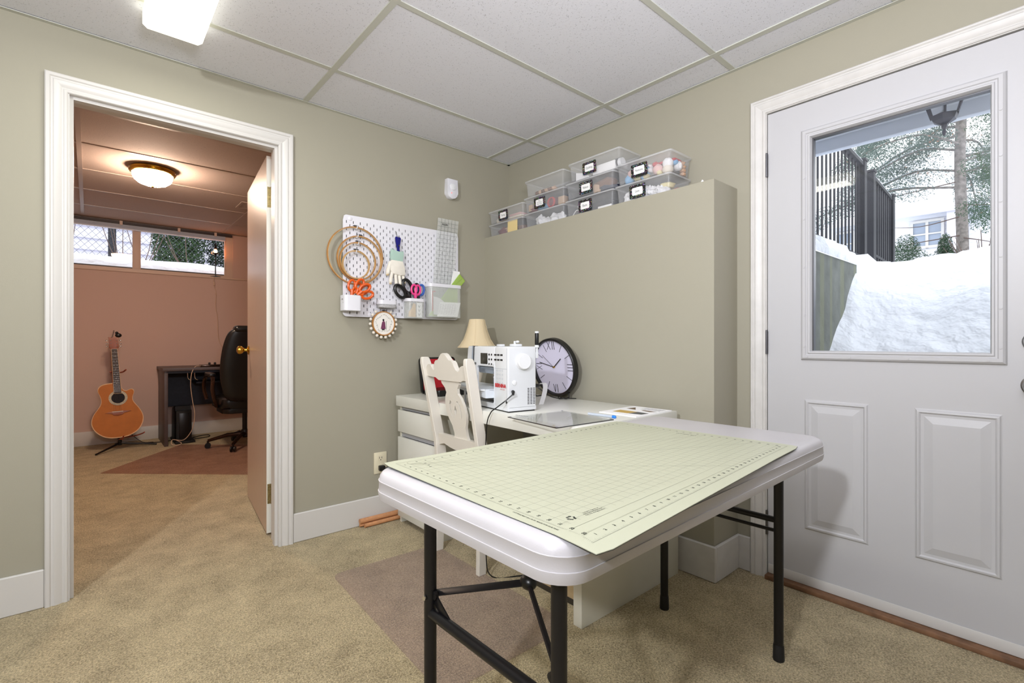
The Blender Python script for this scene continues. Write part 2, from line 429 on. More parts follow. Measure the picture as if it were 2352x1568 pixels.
# ---------------- trims
def casing(plane,inn0,inn1,top,dirn,pos,width,m,name,zb=0,label=None):
    """swept moulding; plane 'y' => runs in x/z on wall y=pos, bulging towards -y ; plane 'x' => runs in y/z on wall x=pos"""
    prof=[(0,.0),(0,.009),(.003,.011),(.010,.011),(.013,.008),(.017,.008),(.022,.011),(.034,.0165),(.040,.0175),(.044,.0145),(.049,.0145),(.053,.019),(width-.004,.0195),(width,.016),(width,0)]
    root=sempty(name,(0,0,0) if True else None,label); OFF[root.name]=Vector((0,0,0))
    def P3(a,z,d): return (a,pos-d,z) if plane=='y' else (pos-d,a,z)
    lo,hi=min(inn0,inn1),max(inn0,inn1)
    for side in('L','R','T'):
        bm_=MB(); V=[]
        for (u,d) in prof:
            if side=='L': V+=[P3(lo-u,zb,d),P3(lo-u,top+u,d)]
            elif side=='R': V+=[P3(hi+u,zb,d),P3(hi+u,top+u,d)]
            else: V+=[P3(lo-u,top+u,d),P3(hi+u,top+u,d)]
        n=len(prof); F=[(2*i,2*i+1,2*i+3,2*i+2) for i in range(n-1)]
        F+=[tuple(2*i for i in range(n)),tuple(2*i+1 for i in range(n))]
        bm_._add(V,F); bm_.build('casing_board',m,root,ang=20)
    return root
casing('y',-.065,.727,2.035,-1,2.65,.067,'trim_white','trim_1',label='white moulded casing round the inner doorway')
casing('x',.002,.896,2.048,-1,2.265,.062,'trim_worn','trim_2',label='white moulded casing round the outside door')
# jambs
j=sempty('trim_3',(.33,2.71,0),'white jamb lining of the inner doorway')
MB().box(-.078,-.060,2.645,2.775,0,2.034).build('jamb','trim_white',j,smooth=False)
MB().box(.725,.743,2.645,2.775,0,2.034).build('jamb','trim_white',j,smooth=False)
MB().box(-.078,.743,2.645,2.775,2.034,2.052).build('head_jamb','trim_white',j,smooth=False)
st=MB(); st.box(.712,.725,2.665,2.70,0,2.022); st.box(-.06,-.048,2.665,2.70,0,2.022); st.box(-.06,.725,2.665,2.70,2.022,2.034)
st.build('door_stop','trim_white',j,smooth=False)
j=sempty('trim_4',(2.33,.45,0),'white jamb lining of the outside door')
MB().box(2.262,2.42,.893,.905,0,2.055).build('jamb','trim_worn',j,smooth=False)
MB().box(2.262,2.42,-.005,.008,0,2.055).build('jamb','trim_worn',j,smooth=False)
MB().box(2.262,2.42,.008,.893,2.045,2.055).build('head_jamb','trim_worn',j,smooth=False)
# baseboards
def bboard(name,bx,m='trim_white'):
    o=MB().box(*bx,.004,1).build(name,m); struct(o); return o
bboard('baseboard_left',(.794,2.2,2.636,2.65,0,.15))
bboard('baseboard_left_end',(-2.2,-.132,2.636,2.65,0,.15))
bboard('baseboard_ledge',(2.029,2.044,1.01,2.636,0,.155),'trim_worn')
bboard('baseboard_ledge_end',(2.044,2.252,1.01,1.024,0,.155),'trim_worn')
bboard('baseboard_right',(2.252,2.265,.958,1.024,0,.155),'trim_worn')
bboard('baseboard_right_front',(2.252,2.265,-2.2,-.062,0,.15))
bboard('baseboard_side',(-2.2,-2.186,-2.2,2.636,0,.15))
bboard('baseboard_behind',(-2.186,2.252,-2.2,-2.186,0,.15))
bboard('baseboard_back_left',(-1.0,-.986,2.77,6.455,0,.14))
bboard('baseboard_partition',(-.99,-.132,2.77,2.784,0,.14)); bboard('baseboard_partition_end',(.95,2.42,2.77,2.784,0,.14))

# ---------------- inner door, open into back room
d1=sempty('door_1',(.722,2.835,0),'flat tan door standing open into the back room')
ang=math.atan2(3.625-2.84,.80-.718) # direction of door leaf
M=Matrix.Translation((.718,2.838,0))@Matrix.Rotation(ang,4,'Z')
b_=MB(); b_.box(.0,.79,-.034,0,.012,2.035,M=M); leaf=b_.build('leaf','door_brown',d1,smooth=False)
leaf.data.materials.append(MATS['door_edge'])
for p in leaf.data.polygons:
    c=p.normal
    if c.dot(Vector((math.cos(ang),math.sin(ang),0)))<-.9: p.material_index=1
for i,(z0,z1) in enumerate(((1.76,1.87),(.17,.275))):
    h=MB(); h.box(-.0025,0,-.032,-.004,z0,z1,M=M); h.build('hinge_plate','old_brass',d1,smooth=False)
    h=MB(); h.cyl((.742,2.826,z0),(.742,2.826,z1),.0065,12); h.box(.738,.744,2.775,2.826,z0,z1); h.build('hinge_knuckle','old_brass',d1)
kn=MB(); Mk=M@Matrix.Translation((.72,0,.985))@Matrix.Rotation(R(-90),4,'X')
kn.lathe([(.001,0),(.030,0),(.031,.004),(.024,.009),(.011,.012),(.010,.026),(.014,.032),(.024,.040),(.0275,.052),(.024,.064),(.012,.071),(.001,.072)],(0,0,0),24,Mk)
kn.build('door_knob','brass',d1)

# ---------------- exterior door
d2=sempty('door_2',(2.30,.45,0),'white outside door with a big window and two raised panels')
DF=2.268
b_=MB(); zb,zt=.022,2.040; y0,y1=.012,.890; gy0,gy1,gz0,gz1=.17,.728,.985,1.897
b_.box(DF,DF+.044,gy1,y1,zb,zt); b_.box(DF,DF+.044,y0,gy0,zb,zt); b_.box(DF,DF+.044,gy0,gy1,gz1,zt); b_.box(DF,DF+.044,gy0,gy1,zb,gz0)
b_.build('leaf','door_white',d2,smooth=False)
def rings(mb,y0,y1,z0,z1,steps,x):
    pr=None
    for k,(ins,dx) in enumerate(steps):
        q=[(x+dx,y0+ins,z0+ins),(x+dx,y1-ins,z0+ins),(x+dx,y1-ins,z1-ins),(x+dx,y0+ins,z1-ins)]
        if pr:
            for i in range(4): mb.quad(pr[i],pr[(i+1)%4],q[(i+1)%4],q[i])
        pr=q
    return pr
b_=MB(); st=[(0,0),(.004,-.010),(.010,-.015),(.020,-.015),(.023,-.011),(.028,-.011),(.031,-.015),(.036,-.014),(.040,-.002),(.0401,.03)]
rings(b_,.145,.757,.962,1.925,st,DF); b_.build('window_surround','door_white',d2,ang=25)
MB().box(DF+.018,DF+.022,.18,.72,.995,1.89).build('pane','pane_glass',d2,smooth=False)
g=MB(); 
g.ringprism([(.176,.992),(.722,.992),(.722,1.89),(.176,1.89)],[(.186,1.001),(.712,1.001),(.712,1.880),(.186,1.880)],'x',DF+.006,DF+.03)
g.build('glazing_gasket','steel_dark',d2,smooth=False)
for (yy,zz) in [(.742,z) for z in(1.02,1.15,1.35,1.55,1.72)]+[(.160,z) for z in(1.02,1.15,1.32,1.5,1.65,1.8)]+[(y,.977) for y in(.73,.58,.4,.19)]:
    MB().cyl((DF-.015,yy,zz),(DF-.0175,yy,zz),.0045,10).build('screw_plug','door_white',d2)
pst=[(0,0),(.003,-.001),(.007,-.006),(.013,-.007),(.018,-.002),(.023,-.0015),(.027,-.0015),(.052,-.008)]
for (a,c) in((.52,.745),(.156,.383)):
    b_=MB(); q=rings(b_,a,c,.255,.799,pst,DF); b_.quad(*q); b_.build('raised_panel','door_white',d2,ang=12)
MB().box(DF-.004,DF,.012,.888,.022,.062,.0015).build('sweep_strip','trim_white',d2)
for z0 in(1.765,.985,.19):
    h=MB(); h.cyl((2.262,.8935,z0),(2.262,.8935,z0+.1),.0065,12); h.cyl((2.262,.8935,z0+.1),(2.262,.8935,z0+.106),.005,12); h.box(2.262,2.268,.890,.897,z0,z0+.1); h.build('hinge','steel_dark',d2)
kn=MB(); Mk=Matrix.Translation((DF,.082,.900))@Matrix.Rotation(R(-90),4,'Y')
kn.lathe([(.001,0),(.033,0),(.034,.005),(.026,.010),(.012,.013),(.012,.03),(.022,.036),(.028,.048),(.024,.06),(.001,.064)],(0,0,0),24,Mk); kn.build('door_knob','nickel',d2)
kn=MB(); Mk=Matrix.Translation((DF,.082,1.04))@Matrix.Rotation(R(-90),4,'Y')
kn.lathe([(.001,0),(.031,0),(.031,.008),(.027,.013),(.001,.014)],(0,0,0),24,Mk); kn.box(-.004,.004,-.018,.018,.014,.028,M=Mk); kn.build('deadbolt_turn','nickel',d2)
struct(MB().box(2.235,2.42,.008,.893,.0,.020,.004).build('trim_threshold','threshold_wood'),'worn brown wooden threshold under the outside door')

# ---------------- fluorescent fixture
fx=thing('ceiling_light','long white glowing fluorescent fixture on the main room ceiling','light',(.25,1.71,2.235))
MB().box(.16,.345,1.10,2.325,2.27,2.2925).build('housing','trim_white',fx,smooth=False)
MB().prism([(.153,2.290),(.153,2.250),(.168,2.237),(.332,2.237),(.348,2.250),(.348,2.290)],'y',1.10,2.325).build('diffuser','tube_lens',fx,ang=20)
fl_=bpy.data.lights.new('fluorescent_tubes','AREA'); fl_.shape='RECTANGLE'; fl_.size=.16; fl_.size_y=1.2; fl_.energy=10; fl_.color=(1,.985,.90)
fo_=bpy.data.objects.new('fluorescent_tubes',fl_); COL.objects.link(fo_); fo_.location=(.25,1.7125,2.2355)

# ------------------------------------------------------------------ folding table
tb=thing('folding_table','light grey plastic folding table with black metal legs','table',(1.127,.80,0),R(1.2))
def loop(hx,hy,r,z,n=7,ox=0):
    return [(x+ox,y,z) for x,y in rrect(-hx,hx,-hy,hy,r,n)]
prof=[(-.030,.673),(-.010,.673),(-.002,.676),(.0,.684),(.0015,.6945),(.0015,.6955),(0,.696),(-.0008,.716),(.0007,.7185),(.0007,.7195),(-.001,.720),(-.003,.729),(-.008,.736),(-.016,.7405),(-.028,.742)]
b_=MB(); V=[];F=[];N=None
for (o,z) in prof:
    lp=loop(.620+o,.307+o,.062+o if .062+o>.01 else .01,z); N=len(lp); V+=lp
for i in range(len(prof)-1):
    for k in range(N): F.append((i*N+k,i*N+(k+1)%N,(i+1)*N+(k+1)%N,(i+1)*N+k))
F.append(tuple(range((len(prof)-1)*N,len(prof)*N)))
V+=loop(.585,.272,.03,.705); F+=[(k,(k+1)%N,len(prof)*N+(k+1)%N,len(prof)*N+k) for k in range(N)]; F.append(tuple(range(len(prof)*N,(len(prof)+1)*N))[::-1])
b_._add(V,F); b_.build('tabletop','table_plastic',tb,local=True,ang=40)
fr=MB(); fr.box(-.57,.58,-.262,-.246,.682,.705); fr.box(-.57,.58,.246,.262,.682,.705); fr.build('rail','black_metal',tb,local=True,smooth=False)
for (lx,cy) in((-.507,.012),(.572,.03)):
    for sy in(-1,1):
        y=cy+sy*.207
        l=MB(); l.tube([(lx,y,.70),(lx,y,.03)],.0148,14); lg=l.build('leg','black_metal',tb,local=True)
        fo=MB(); fo.lathe([(.0165,0),(.0175,.004),(.0165,.045),(.0155,.052)],(lx,y,0),14); fo.build('foot_cap','black_rubber',lg,local=True)
    s=1 if lx<0 else -1
    zc=.395 if lx<0 else .455
    MB().tube([(lx,cy-.207,zc),(lx,cy+.207,zc)],.0125 if lx<0 else .010,12).build('crossbar','black_metal',tb,local=True)
    if lx<0:
        pv=(lx+.125,cy,.50)
        for sy in(-1,1):
            a=MB(); a.bar((lx+.004,cy+sy*.203,.440),pv,.003,.020,.0008,up=(0,1,0)) if sy>0 else a.tube([(lx+.004,cy+sy*.203,.445),pv],.006,8)
            a.cyl((lx-.002,cy+sy*.19,.440),(lx+.006,cy+sy*.19,.440),.010,12); a.build('brace_arm','black_metal',tb,local=True)
        k=MB(); k.ball(pv,.017,14,(1,1.3,1)); k.build('brace_pivot','black_plastic',tb,local=True)
        a=MB(); a.bar(pv,(lx+.36,cy,.690),.020,.003); a.build('folding_brace','black_metal',tb,local=True)
        pl=MB(); pl.bar((lx+.004,cy+.19,.43),(lx+.004,cy+.12,.385),.004,.024,.001); pl.build('gusset','black_metal',tb,local=True)
        bo=MB(); bo.cyl((lx-.0165,cy+.205,.435),(lx-.0195,cy+.205,.435),.006,12); bo.build('bolt','chrome',tb,local=True)
    else:
        MB().tube([(lx,cy-.207,.420),(lx,cy+.207,.420)],.006,10).build('crossbar','black_metal',tb,local=True)
        a=MB(); a.bar((lx,cy,.455),(lx-.34,cy,.690),.020,.003); a.build('folding_brace','black_metal',tb,local=True)
        bo=MB(); bo.cyl((lx+.0148,cy-.207,.45),(lx+.019,cy-.207,.45),.006,12); bo.build('bolt','chrome',tb,local=True)

# ------------------------------------------------------------------ cutting mat
cA=Vector((.529,1.092,.7475)); cB=Vector((.541,.441,.7425)); cC=Vector((1.515,.508,.7425)); cD=Vector((1.482,1.117,.7425))
def bil(u,v,dz=0):  # u along x 0..1, v from near (0) to far (1)
    p=(cB*(1-u)+cC*u)*(1-v)+(cA*(1-u)+cD*u)*v
    z=.7425-.009*max(0,1-v*12)*max(0,1-u*1.25)+.004*max(0,(1-8*u))*max(0,1-abs(v-1)*1.5)
    return Vector((p.x,p.y,z+dz))
cm=thing('cutting_mat','pale green gridded cutting mat lying on the folding table','mat',tuple(((cA+cB+cC+cD)/4).to_2d())+(.7425,))
OFF[cm.name]=Vector(cm.location)
def matloop(ins,dz,n=5):
    pts=rrect(ins,1-ins,ins*1.5,1-ins*1.5,.012,n); return [bil(x,y,dz) for x,y in pts]
def mat_sheet(z0,z1,name,mm,ins=0):
    b_=MB(); 
    # gridded sheet so that it follows the warp
    nu,nv=24,16; V=[];F=[]
    for k,z in enumerate((z0,z1)):
        for i in range(nu+1):
            for jj in range(nv+1):
                u=ins+(1-2*ins)*i/nu; v=ins*1.5+(1-3*ins)*jj/nv
                # rounded corners
                cu=min(u,1-u); cv=min(v,1-v); 
                V.append(bil(u,v,z))
    def id(k,i,jj): return k*(nu+1)*(nv+1)+i*(nv+1)+jj
    # pull corner vertices in
    for k in range(2):
        for i,su in((0,1),(nu,-1)):
            for jj,sv in((0,1),(nv,-1)):
                V[id(k,i,jj)]=bil((i/nu)+su*.006,(jj/nv)+sv*.009,(z0,z1)[k])
    for i in range(nu):
        for jj in range(nv):
            F.append((id(1,i,jj),id(1,i+1,jj),id(1,i+1,jj+1),id(1,i,jj+1))); F.append((id(0,i,jj),id(0,i,jj+1),id(0,i+1,jj+1),id(0,i+1,jj)))
    for i in range(nu): F+=[(id(0,i,0),id(0,i+1,0),id(1,i+1,0),id(1,i,0)),(id(0,i,nv),id(1,i,nv),id(1,i+1,nv),id(0,i+1,nv))]
    for jj in range(nv): F+=[(id(0,0,jj),id(1,0,jj),id(1,0,jj+1),id(0,0,jj+1)),(id(0,nu,jj),id(0,nu,jj+1),id(1,nu,jj+1),id(1,nu,jj))]
    b_._add(V,F); return b_.build(name,mm,cm,smooth=False)
mat('mat_green',(190,192,168),.42,bump=.15,bscale=700,bdist=.0003)
mat_sheet(.0002,.0012,'backing','mat_under'); mat_sheet(.0012,.0024,'surface','mat_green')
# printed grid: flat strips
GU0,GU1,GV0,GV1=.026,.974,.042,.958; NX,NY=35,23
def gp(i,jv,dz=.00255): return bil(GU0+(GU1-GU0)*i/(NX+1),GV0+(GV1-GV0)*jv/(NY+1),dz)
def strip(mb,i0,j0,i1,j1,wd,n=10,dz=.00255):
    for k in range(n):
        a=gp(i0+(i1-i0)*k/n,j0+(j1-j0)*k/n,dz); c=gp(i0+(i1-i0)*(k+1)/n,j0+(j1-j0)*(k+1)/n,dz)
        d=(c-a); nrm=Vector((-d.y,d.x,0)).normalized()*wd/2
        mb.quad(a-nrm,c-nrm,c+nrm,a+nrm)
g=MB()
for i in range(1,NX+1): strip(g,i,.35,i,NY+.65,.0006)
for jv in range(1,NY+1): strip(g,.35,jv,NX+.65,jv,.0006)
strip(g,0,0,NX+1,0,.0009);strip(g,0,NY+1,NX+1,NY+1,.0009);strip(g,0,0,0,NY+1,.0009);strip(g,NX+1,0,NX+1,NY+1,.0009)
strip(g,1,NY,24,0,.0009); strip(g,1,NY,36,3,.0009); strip(g,1,NY,36,10,.0009)
for i in range((NX+1)*8):
    if i%8: strip(g,i/8,0,i/8,.22 if i%4==0 else .14,.0005,1); strip(g,i/8,NY+1,i/8,NY+1-.14,.0005,1)
for i in range((NY+1)*8):
    if i%8: strip(g,0,i/8,.14,i/8,.0005,1); strip(g,NX+1,i/8,NX+.86,i/8,.0005,1)
g.build('printed_grid','ink_soft',cm,smooth=False,norm=False)
cache={}
def put_num(tx,p,rot,size=.0082,bold=.04):
    if (tx,size) not in cache:
        o=MB().text(tx,size,Matrix(),bold).build('number','ink',cm,smooth=False,norm=False,local=True); cache[(tx,size)]=o.data
    else:
        o=bpy.data.objects.new('number',cache[(tx,size)]); COL.objects.link(o); o.parent=cm
    o.location=Vector(p)-OFF[cm.name]; o.rotation_euler=(0,0,rot)
for i in range(1,NX+1):
    put_num(str(NX+1-i) if False else str(i),gp(i,.55),0); put_num(str(i),gp(i,NY+.5),0,.008)
for jv in range(1,NY+1):
    put_num(str(NY+1-jv),gp(.45,jv),0); put_num(str(NY+1-jv),gp(NX+.55,jv),0,.008)
for (i,jv,t) in((2.3,NY-.6,'30'),(2.2,NY-1.4,'45'),(2.0,NY-2.0,'60')): put_num(t,gp(i,jv),0,.006)
lg=MB(); c0=gp(1.75,3.2)
for k in range(3):
    a=R(90+120*k); p=c0+Vector((math.cos(a),math.sin(a),0))*.006
    T=Matrix.Translation(p)@Matrix.Rotation(a-R(90),4,'Z')@Matrix.Scale(.62,4)
    lg._add([(-.009,-.003,0),(.004,-.003,0),(.004,-.006,0),(.011,0,0),(.004,.006,0),(.004,.003,0),(-.009,.003,0)],[(0,1,2,3,4,5,6)],T)
lg.build('recycling_mark','ink',cm,smooth=False,norm=False)
base=gp(3.0,3.0)
for k,s in enumerate(('THIS MAT IS MADE OF','RECYCLED MATERIAL FOR','CUTTING AND MEASURING')):
    tx=MB(); tx.text(s,.0042,Matrix.Translation(base+Vector((.022,.006-.0055*k,0))),.01); tx.build('printed_line','ink',cm,smooth=False,norm=False)
tx=MB(); tx.text('CUTTING MAT 24 x 36 IN  MADE FOR QUILTING',.0050,Matrix.Translation(gp(-.35,4.6,.0028))@Matrix.Rotation(R(-90),4,'Z'),.01); tx.build('printed_line','ink',cm,smooth=False,norm=False); tx=MB()
tx.text('CUTTING MAT',.010,Matrix.Translation(gp(NX-.6,12.0))@Matrix.Rotation(R(-87),4,'Z'),.01)
tx.build('printed_title','ink',cm,smooth=False,norm=False)

# ------------------------------------------------------------------ white desk
dk=thing('desk','white desk with two drawers against the ledge','desk',(1.66,1.865,0))
MB().box(1.335,1.985,1.165,2.562,.672,.730,.0015).build('desktop','desk_white',dk)
MB().box(1.345,2.0,1.168,1.208,0,.672,.001).build('side_panel','desk_side',dk)
MB().box(1.95,1.965,1.208,2.15,.36,.672).build('back_panel','desk_grey',dk,smooth=False)
c=MB(); c.box(1.362,1.98,2.545,2.562,0,.672); c.box(1.362,1.98,2.15,2.165,0,.672); c.box(1.965,1.98,2.165,2.545,0,.672); c.box(1.38,1.965,2.165,2.545,.05,.065)
c.build('drawer_carcass','desk_side',dk,smooth=False)
for z0,z1 in((.494,.524),(.648,.672),(.262,.275)): MB().box(1.366,1.965,2.165,2.545,z0+.001,z1-.001).build('rail','desk_grey',dk,smooth=False)
for z0,z1 in((.524,.648),(.275,.494),(.04,.262)):
    MB().box(1.345,1.362,2.150,2.558,z0,z1,.0015).build('drawer_front','desk_white',dk)
    MB().box(1.364,1.38,2.18,2.53,z0,z1-.02).build('drawer_box','desk_grey',dk,smooth=False)
bd=thing('wooden_board','pale wooden board with a dark runner on the carpet under the desk','board',(1.47,1.40,0))
MB().box(1.443,1.60,1.215,1.58,.022,.072,.002).build('plank','board_wood',bd)
MB().box(1.440,1.60,1.215,1.58,0,.022,.001).build('runner','steel_dark',bd)

# ------------------------------------------------------------------ chair mats
def rr3(pts,r,z0,z1,name,mm):
    # polygon with rounded corners
    out=[];n=len(pts)
    for i in range(n):
        p=Vector(pts[i]);a=(Vector(pts[i-1])-p).normalized();c=(Vector(pts[(i+1)%n])-p).normalized()
        for k in range(6):
            t=k/5; q=(p+a*r)*(1-t)**2+p*2*t*(1-t)+(p+c*r)*t*t; out.append((q.x,q.y))
    return MB().prism(out,'z',z0,z1).build(name,mm,smooth=False)
tag(rr3([(.785,1.212),(1.335,1.205),(1.335,2.14),(.815,2.165)],.05,.0005,.0035,'chair_mat','vinyl_mat'),'clear vinyl chair mat on the carpet under the folding table','mat')
tag(rr3([(.062,5.03),(.98,4.19),(1.72,5.0),(.70,5.90)],.02,.0005,.0035,'chair_mat','vinyl_mat_brown'),'clear brownish chair mat on the back room carpet','mat')

# ------------------------------------------------------------------ white wooden chair (back towards camera)
ch=thing('dining_chair','white painted wooden chair with carved splat back drawn up to the desk','chair',(1.53,1.925,0))
def lean(z): return 1.335 if z<.5 else 1.335-(z-.5)*.125
def lz(pts_yz,x0f,th,mb):
    # slab whose x follows the lean
    n=len(pts_yz); V=[(lean(z)+x0f,y,z) for y,z in pts_yz]+[(lean(z)+x0f+th,y,z) for y,z in pts_yz]
    mb._add(V,[tuple(range(n))[::-1],tuple(range(n,2*n))]+[(i,(i+1)%n,n+(i+1)%n,n+i) for i in range(n)])
PL=[(0,2.085),(.45,2.085),(.52,2.085),(.96,2.146)]; PR=[(0,1.737),(.45,1.737),(.52,1.737),(.955,1.772)]
for i,(P4,sg) in enumerate(((PL,1),(PR,-1))):
    b_=MB(); hw=.0125
    V=[];zs=[.0,.25,.45,.56,.75,.93,.955,.963]
    for z in zs:
        if z<=.52: y=P4[0][1]
        else: y=P4[2][1]+(P4[3][1]-P4[2][1])*(z-.52)/.44
        wx=.020+.008*min(1,z/.45) if z<.5 else .026
        if z>.94: wx*=.8 if z<.96 else .55
        x=lean(z) if z<.5 else lean(z)
        if z<.45: x-= (.45-z)*.03
        for dx,dy in((-wx,-hw),(wx,-hw),(wx,hw),(-wx,hw)): V.append((x+dx+.0,y+dy,z))
    F=[(4*k+a,4*k+(a+1)%4,4*k+4+(a+1)%4,4*k+4+a) for k in range(len(zs)-1) for a in range(4)]+[(0,3,2,1),tuple(range(4*len(zs)-4,4*len(zs)))]
    b_._add(V,F); bmesh.ops.bevel(b_.bm,geom=list(b_.bm.edges),offset=.002,segments=1,affect='EDGES'); b_.build('back_post','chair_white',ch)
crest=[(2.127,.870),(2.127,.905),(2.112,.923),(2.097,.929),(2.080,.925),(2.066,.906),(2.055,.900),(2.044,.908),(2.048,.925),(2.040,.940),(2.026,.950),(2.012,.951),(2.003,.957),(1.992,.968),(1.978,.980),(1.962,.985),(1.946,.980),(1.932,.968),(1.921,.957),(1.911,.951),(1.896,.950),(1.884,.940),(1.878,.925),(1.866,.908),(1.850,.900),(1.838,.906),(1.830,.922),(1.812,.929),(1.797,.923),(1.785,.905),(1.785,.856),(1.795,.862),(1.815,.862),(1.835,.854),(2.02,.854),(2.045,.866),(2.10,.868)]
b_=MB(); lz(crest,-.012,.026,b_); b_.build('crest_rail','chair_white',ch,ang=28)
half=[(.074,.858),(.072,.840),(.052,.820),(.047,.797),(.064,.776),(.077,.742),(.080,.705),(.070,.670),(.054,.640),(.049,.605),(.056,.582),(.070,.562)]
def sc_(z): return 1.936-.055*(0.86-z)/.3
def holes(a): return [(sc_(z)+a*yy,z) for yy,z in((.030,.762),(.044,.742),(.048,.715),(.044,.693),(.033,.672),(.036,.698),(.039,.716),(.035,.738),(.022,.755))]
# splat with recessed carving: body + groove geometry made as cut holes via boolean free approach: strips
b_=MB(); outl=[(sc_(z)+y,z) for y,z in half]+[(sc_(z)-y,z) for y,z in half[::-1]]
lz(outl,-.006,.014,b_); sp=b_.build('splat','chair_white',ch,ang=28)
cut=MB()
for a in(-1,1): lz(holes(a),-.03,.06,cut)
lz([(sc_(.715)+dy,.715+dz) for dy,dz in((0,.026),(.011,0),(0,-.026),(-.011,0))],-.03,.06,cut)
co=cut.build('cutter','chair_white',ch,smooth=False)
md=sp.modifiers.new('b','BOOLEAN'); md.object=co; md.operation='DIFFERENCE'; md.solver='EXACT'
dg=bpy.context.evaluated_depsgraph_get(); me=bpy.data.meshes.new_from_object(sp.evaluated_get(dg)); sp.modifiers.clear(); me.set_sharp_from_angle(angle=R(28)); sp.data=me; bpy.data.objects.remove(co)
lr=[(2.075,.585),(2.075,.528),(2.055,.535),(2.03,.540),(1.98,.528),(1.92,.520),(1.86,.528),(1.80,.540),(1.77,.535),(1.748,.528),(1.748,.585)]
b_=MB(); lz(lr,-.012,.024,b_); b_.build('lower_back_rail','chair_white',ch)
st=MB(); st.prism([(1.33,1.735),(1.33,2.09),(1.70,2.115),(1.715,2.10),(1.715,1.73),(1.70,1.715)],'z',.435,.460,.004); st.build('seat','chair_white',ch)
ap=MB(); ap.box(1.345,1.69,1.738,1.756,.375,.435); ap.box(1.345,1.69,2.07,2.088,.375,.435); ap.box(1.672,1.69,1.756,2.07,.375,.435); ap.box(1.33,1.348,1.756,2.07,.375,.435)
ap.build('apron','chair_white',ch,smooth=False)
for y in(1.745,2.09):
    b_=MB(); b_.tube([(1.68,y,.43),(1.68,y,.0)],[.026,.018],4); b_.build('leg','chair_white',ch,ang=20)
for y in(1.74,2.085): MB().box(1.34,1.68,y-.008,y+.008,.17,.195).build('stretcher','chair_white',ch,smooth=False)

# ------------------------------------------------------------------ sewing machine
u=Vector((.15,.989,0)); ang_m=math.atan2(-u.y,-u.x)
sm=thing('sewing_machine','white sewing machine with control panel and handwheel on the desk','sewing machine',(1.37,1.608,.73),ang_m)
def L(b,n,m,p=sm,**k): return b.build(n,m,p,local=True,**k)
D=.150
out=rrect(-.383,0,.012,.288,.012,4)
b_=MB(); b_.box(-.116,0,0,D,.012,.288,.008,3); L(b_,'pillar','machine_white')
b_=MB(); b_.prism([(-.116,.200),(-.116,.288),(-.37,.288),(-.378,.284),(-.383,.272),(-.388,.20),(-.385,.165),(-.300,.165),(-.288,.200)],'y',0,D,.006); L(b_,'upper_arm','machine_white',ang=40)
b_=MB(); b_.box(-.39,.0,0,D,.005,.026,.004,2); L(b_,'base','machine_white')
MB_=MB(); MB_.box(-.38,-.005,.006,D-.006,0,.006); L(MB_,'rubber_foot_strip','black_rubber',smooth=False)
b_=MB(); b_.box(-.385,-.11,.055,.128,.03,.088,.006,2); L(b_,'free_arm','machine_grey')
b_=MB(); b_.prism(rrect(-.53,-.118,-.055,.135,.03,4),'z',.086,.094,.002); L(b_,'extension_table','machine_white')
b_=MB(); b_.prism([(-.118,.095),(-.118,.055),(-.30,.070),(-.50,.084),(-.50,.095)],'y',-.045,.125); L(b_,'table_support','machine_grey')
for x in(-.50,-.35): 
    b_=MB(); b_.cyl((x,-.03,-.0),(x,-.03,.088),.006,10); L(b_,'table_foot','machine_white')
b_=MB(); b_.prism([(-.30,.205),(-.30,.160),(-.165,.160),(-.140,.180),(-.125,.205)],'y',.02,.13,.004); L(b_,'needle_housing','machine_blue_grey')
b_=MB(); b_.cyl((-.235,.07,.165),(-.235,.07,.125),.005,12); b_.cyl((-.235,.07,.130),(-.235,.07,.098),.0018,8); b_.box(-.245,-.225,.05,.09,.095,.099); b_.cyl((-.222,.07,.165),(-.222,.07,.098),.004,10); b_.ball((-.205,.06,.155),.007); L(b_,'presser_foot','chrome')
b_=MB(); b_.ball((-.228,.062,.13),.011,12,(.6,.6,1.8)); L(b_,'needle_clamp','nickel')
# front plate window rim (thin lower lip)
b_=MB(); b_.ringprism(rrect(-.288,-.112,.022,.204,.012,4),rrect(-.276,-.118,.030,.196,.010,4),'y',-.002,.006); L(b_,'bezel','machine_white')
# slot with take-up lever
b_=MB(); b_.prism([(-.338,.198),(-.318,.192),(-.312,.285),(-.330,.2885)],'y',-.0015,.03); L(b_,'lever_slot','machine_blue_grey',smooth=False)
b_=MB(); b_.prism([(-.3185,.190),(-.315,.190),(-.309,.289),(-.313,.289)],'y',-.003,.02); L(b_,'slot_edge','black_plastic',smooth=False)
b_=MB(); b_.box(-.330,-.324,-.0005,.006,.215,.29); L(b_,'take_up_lever','chrome',smooth=False)
b_=MB(); b_.cyl((-.295,0,.205),(-.295,-.004,.205),.006,12); L(b_,'screw','nickel')
b_=MB(); b_.box(-.245,-.180,-.002,.002,.205,.256,.001); L(b_,'screen','screen_dark')
for r_,(zz) in enumerate((.250,.228,.206)):
    for x in(-.164,-.142):
        b_=MB(); b_.cyl((x,.001,zz),(x,-.002,zz),.0048,12); L(b_,'button','black_plastic')
for zz in(.250,.228):
    for x in(-.108,-.082,-.055):
        b_=MB(); b_.box(x-.010,x+.010,-.0015,.002,zz-.0038,zz+.0038,.001); L(b_,'key','black_plastic')
b_=MB(); b_.box(-.29,-.01,-.0006,.001,.1888+.0,.1898); b_.box(-.010,-.009,-.0006,.001,.03,.28); L(b_,'seam','machine_blue_grey',smooth=False)
b_=MB()
for r_ in range(4):
    for q in range(3):
        x=-.104+q*.022; z=.180-r_*.018
        b_.box(x,x+.013,-.0006,.001,z,z+.0008); b_.box(x+.016,x+.0168,-.0006,.001,z-.004,z+.006)
L(b_,'stitch_chart','machine_blue_grey',smooth=False)
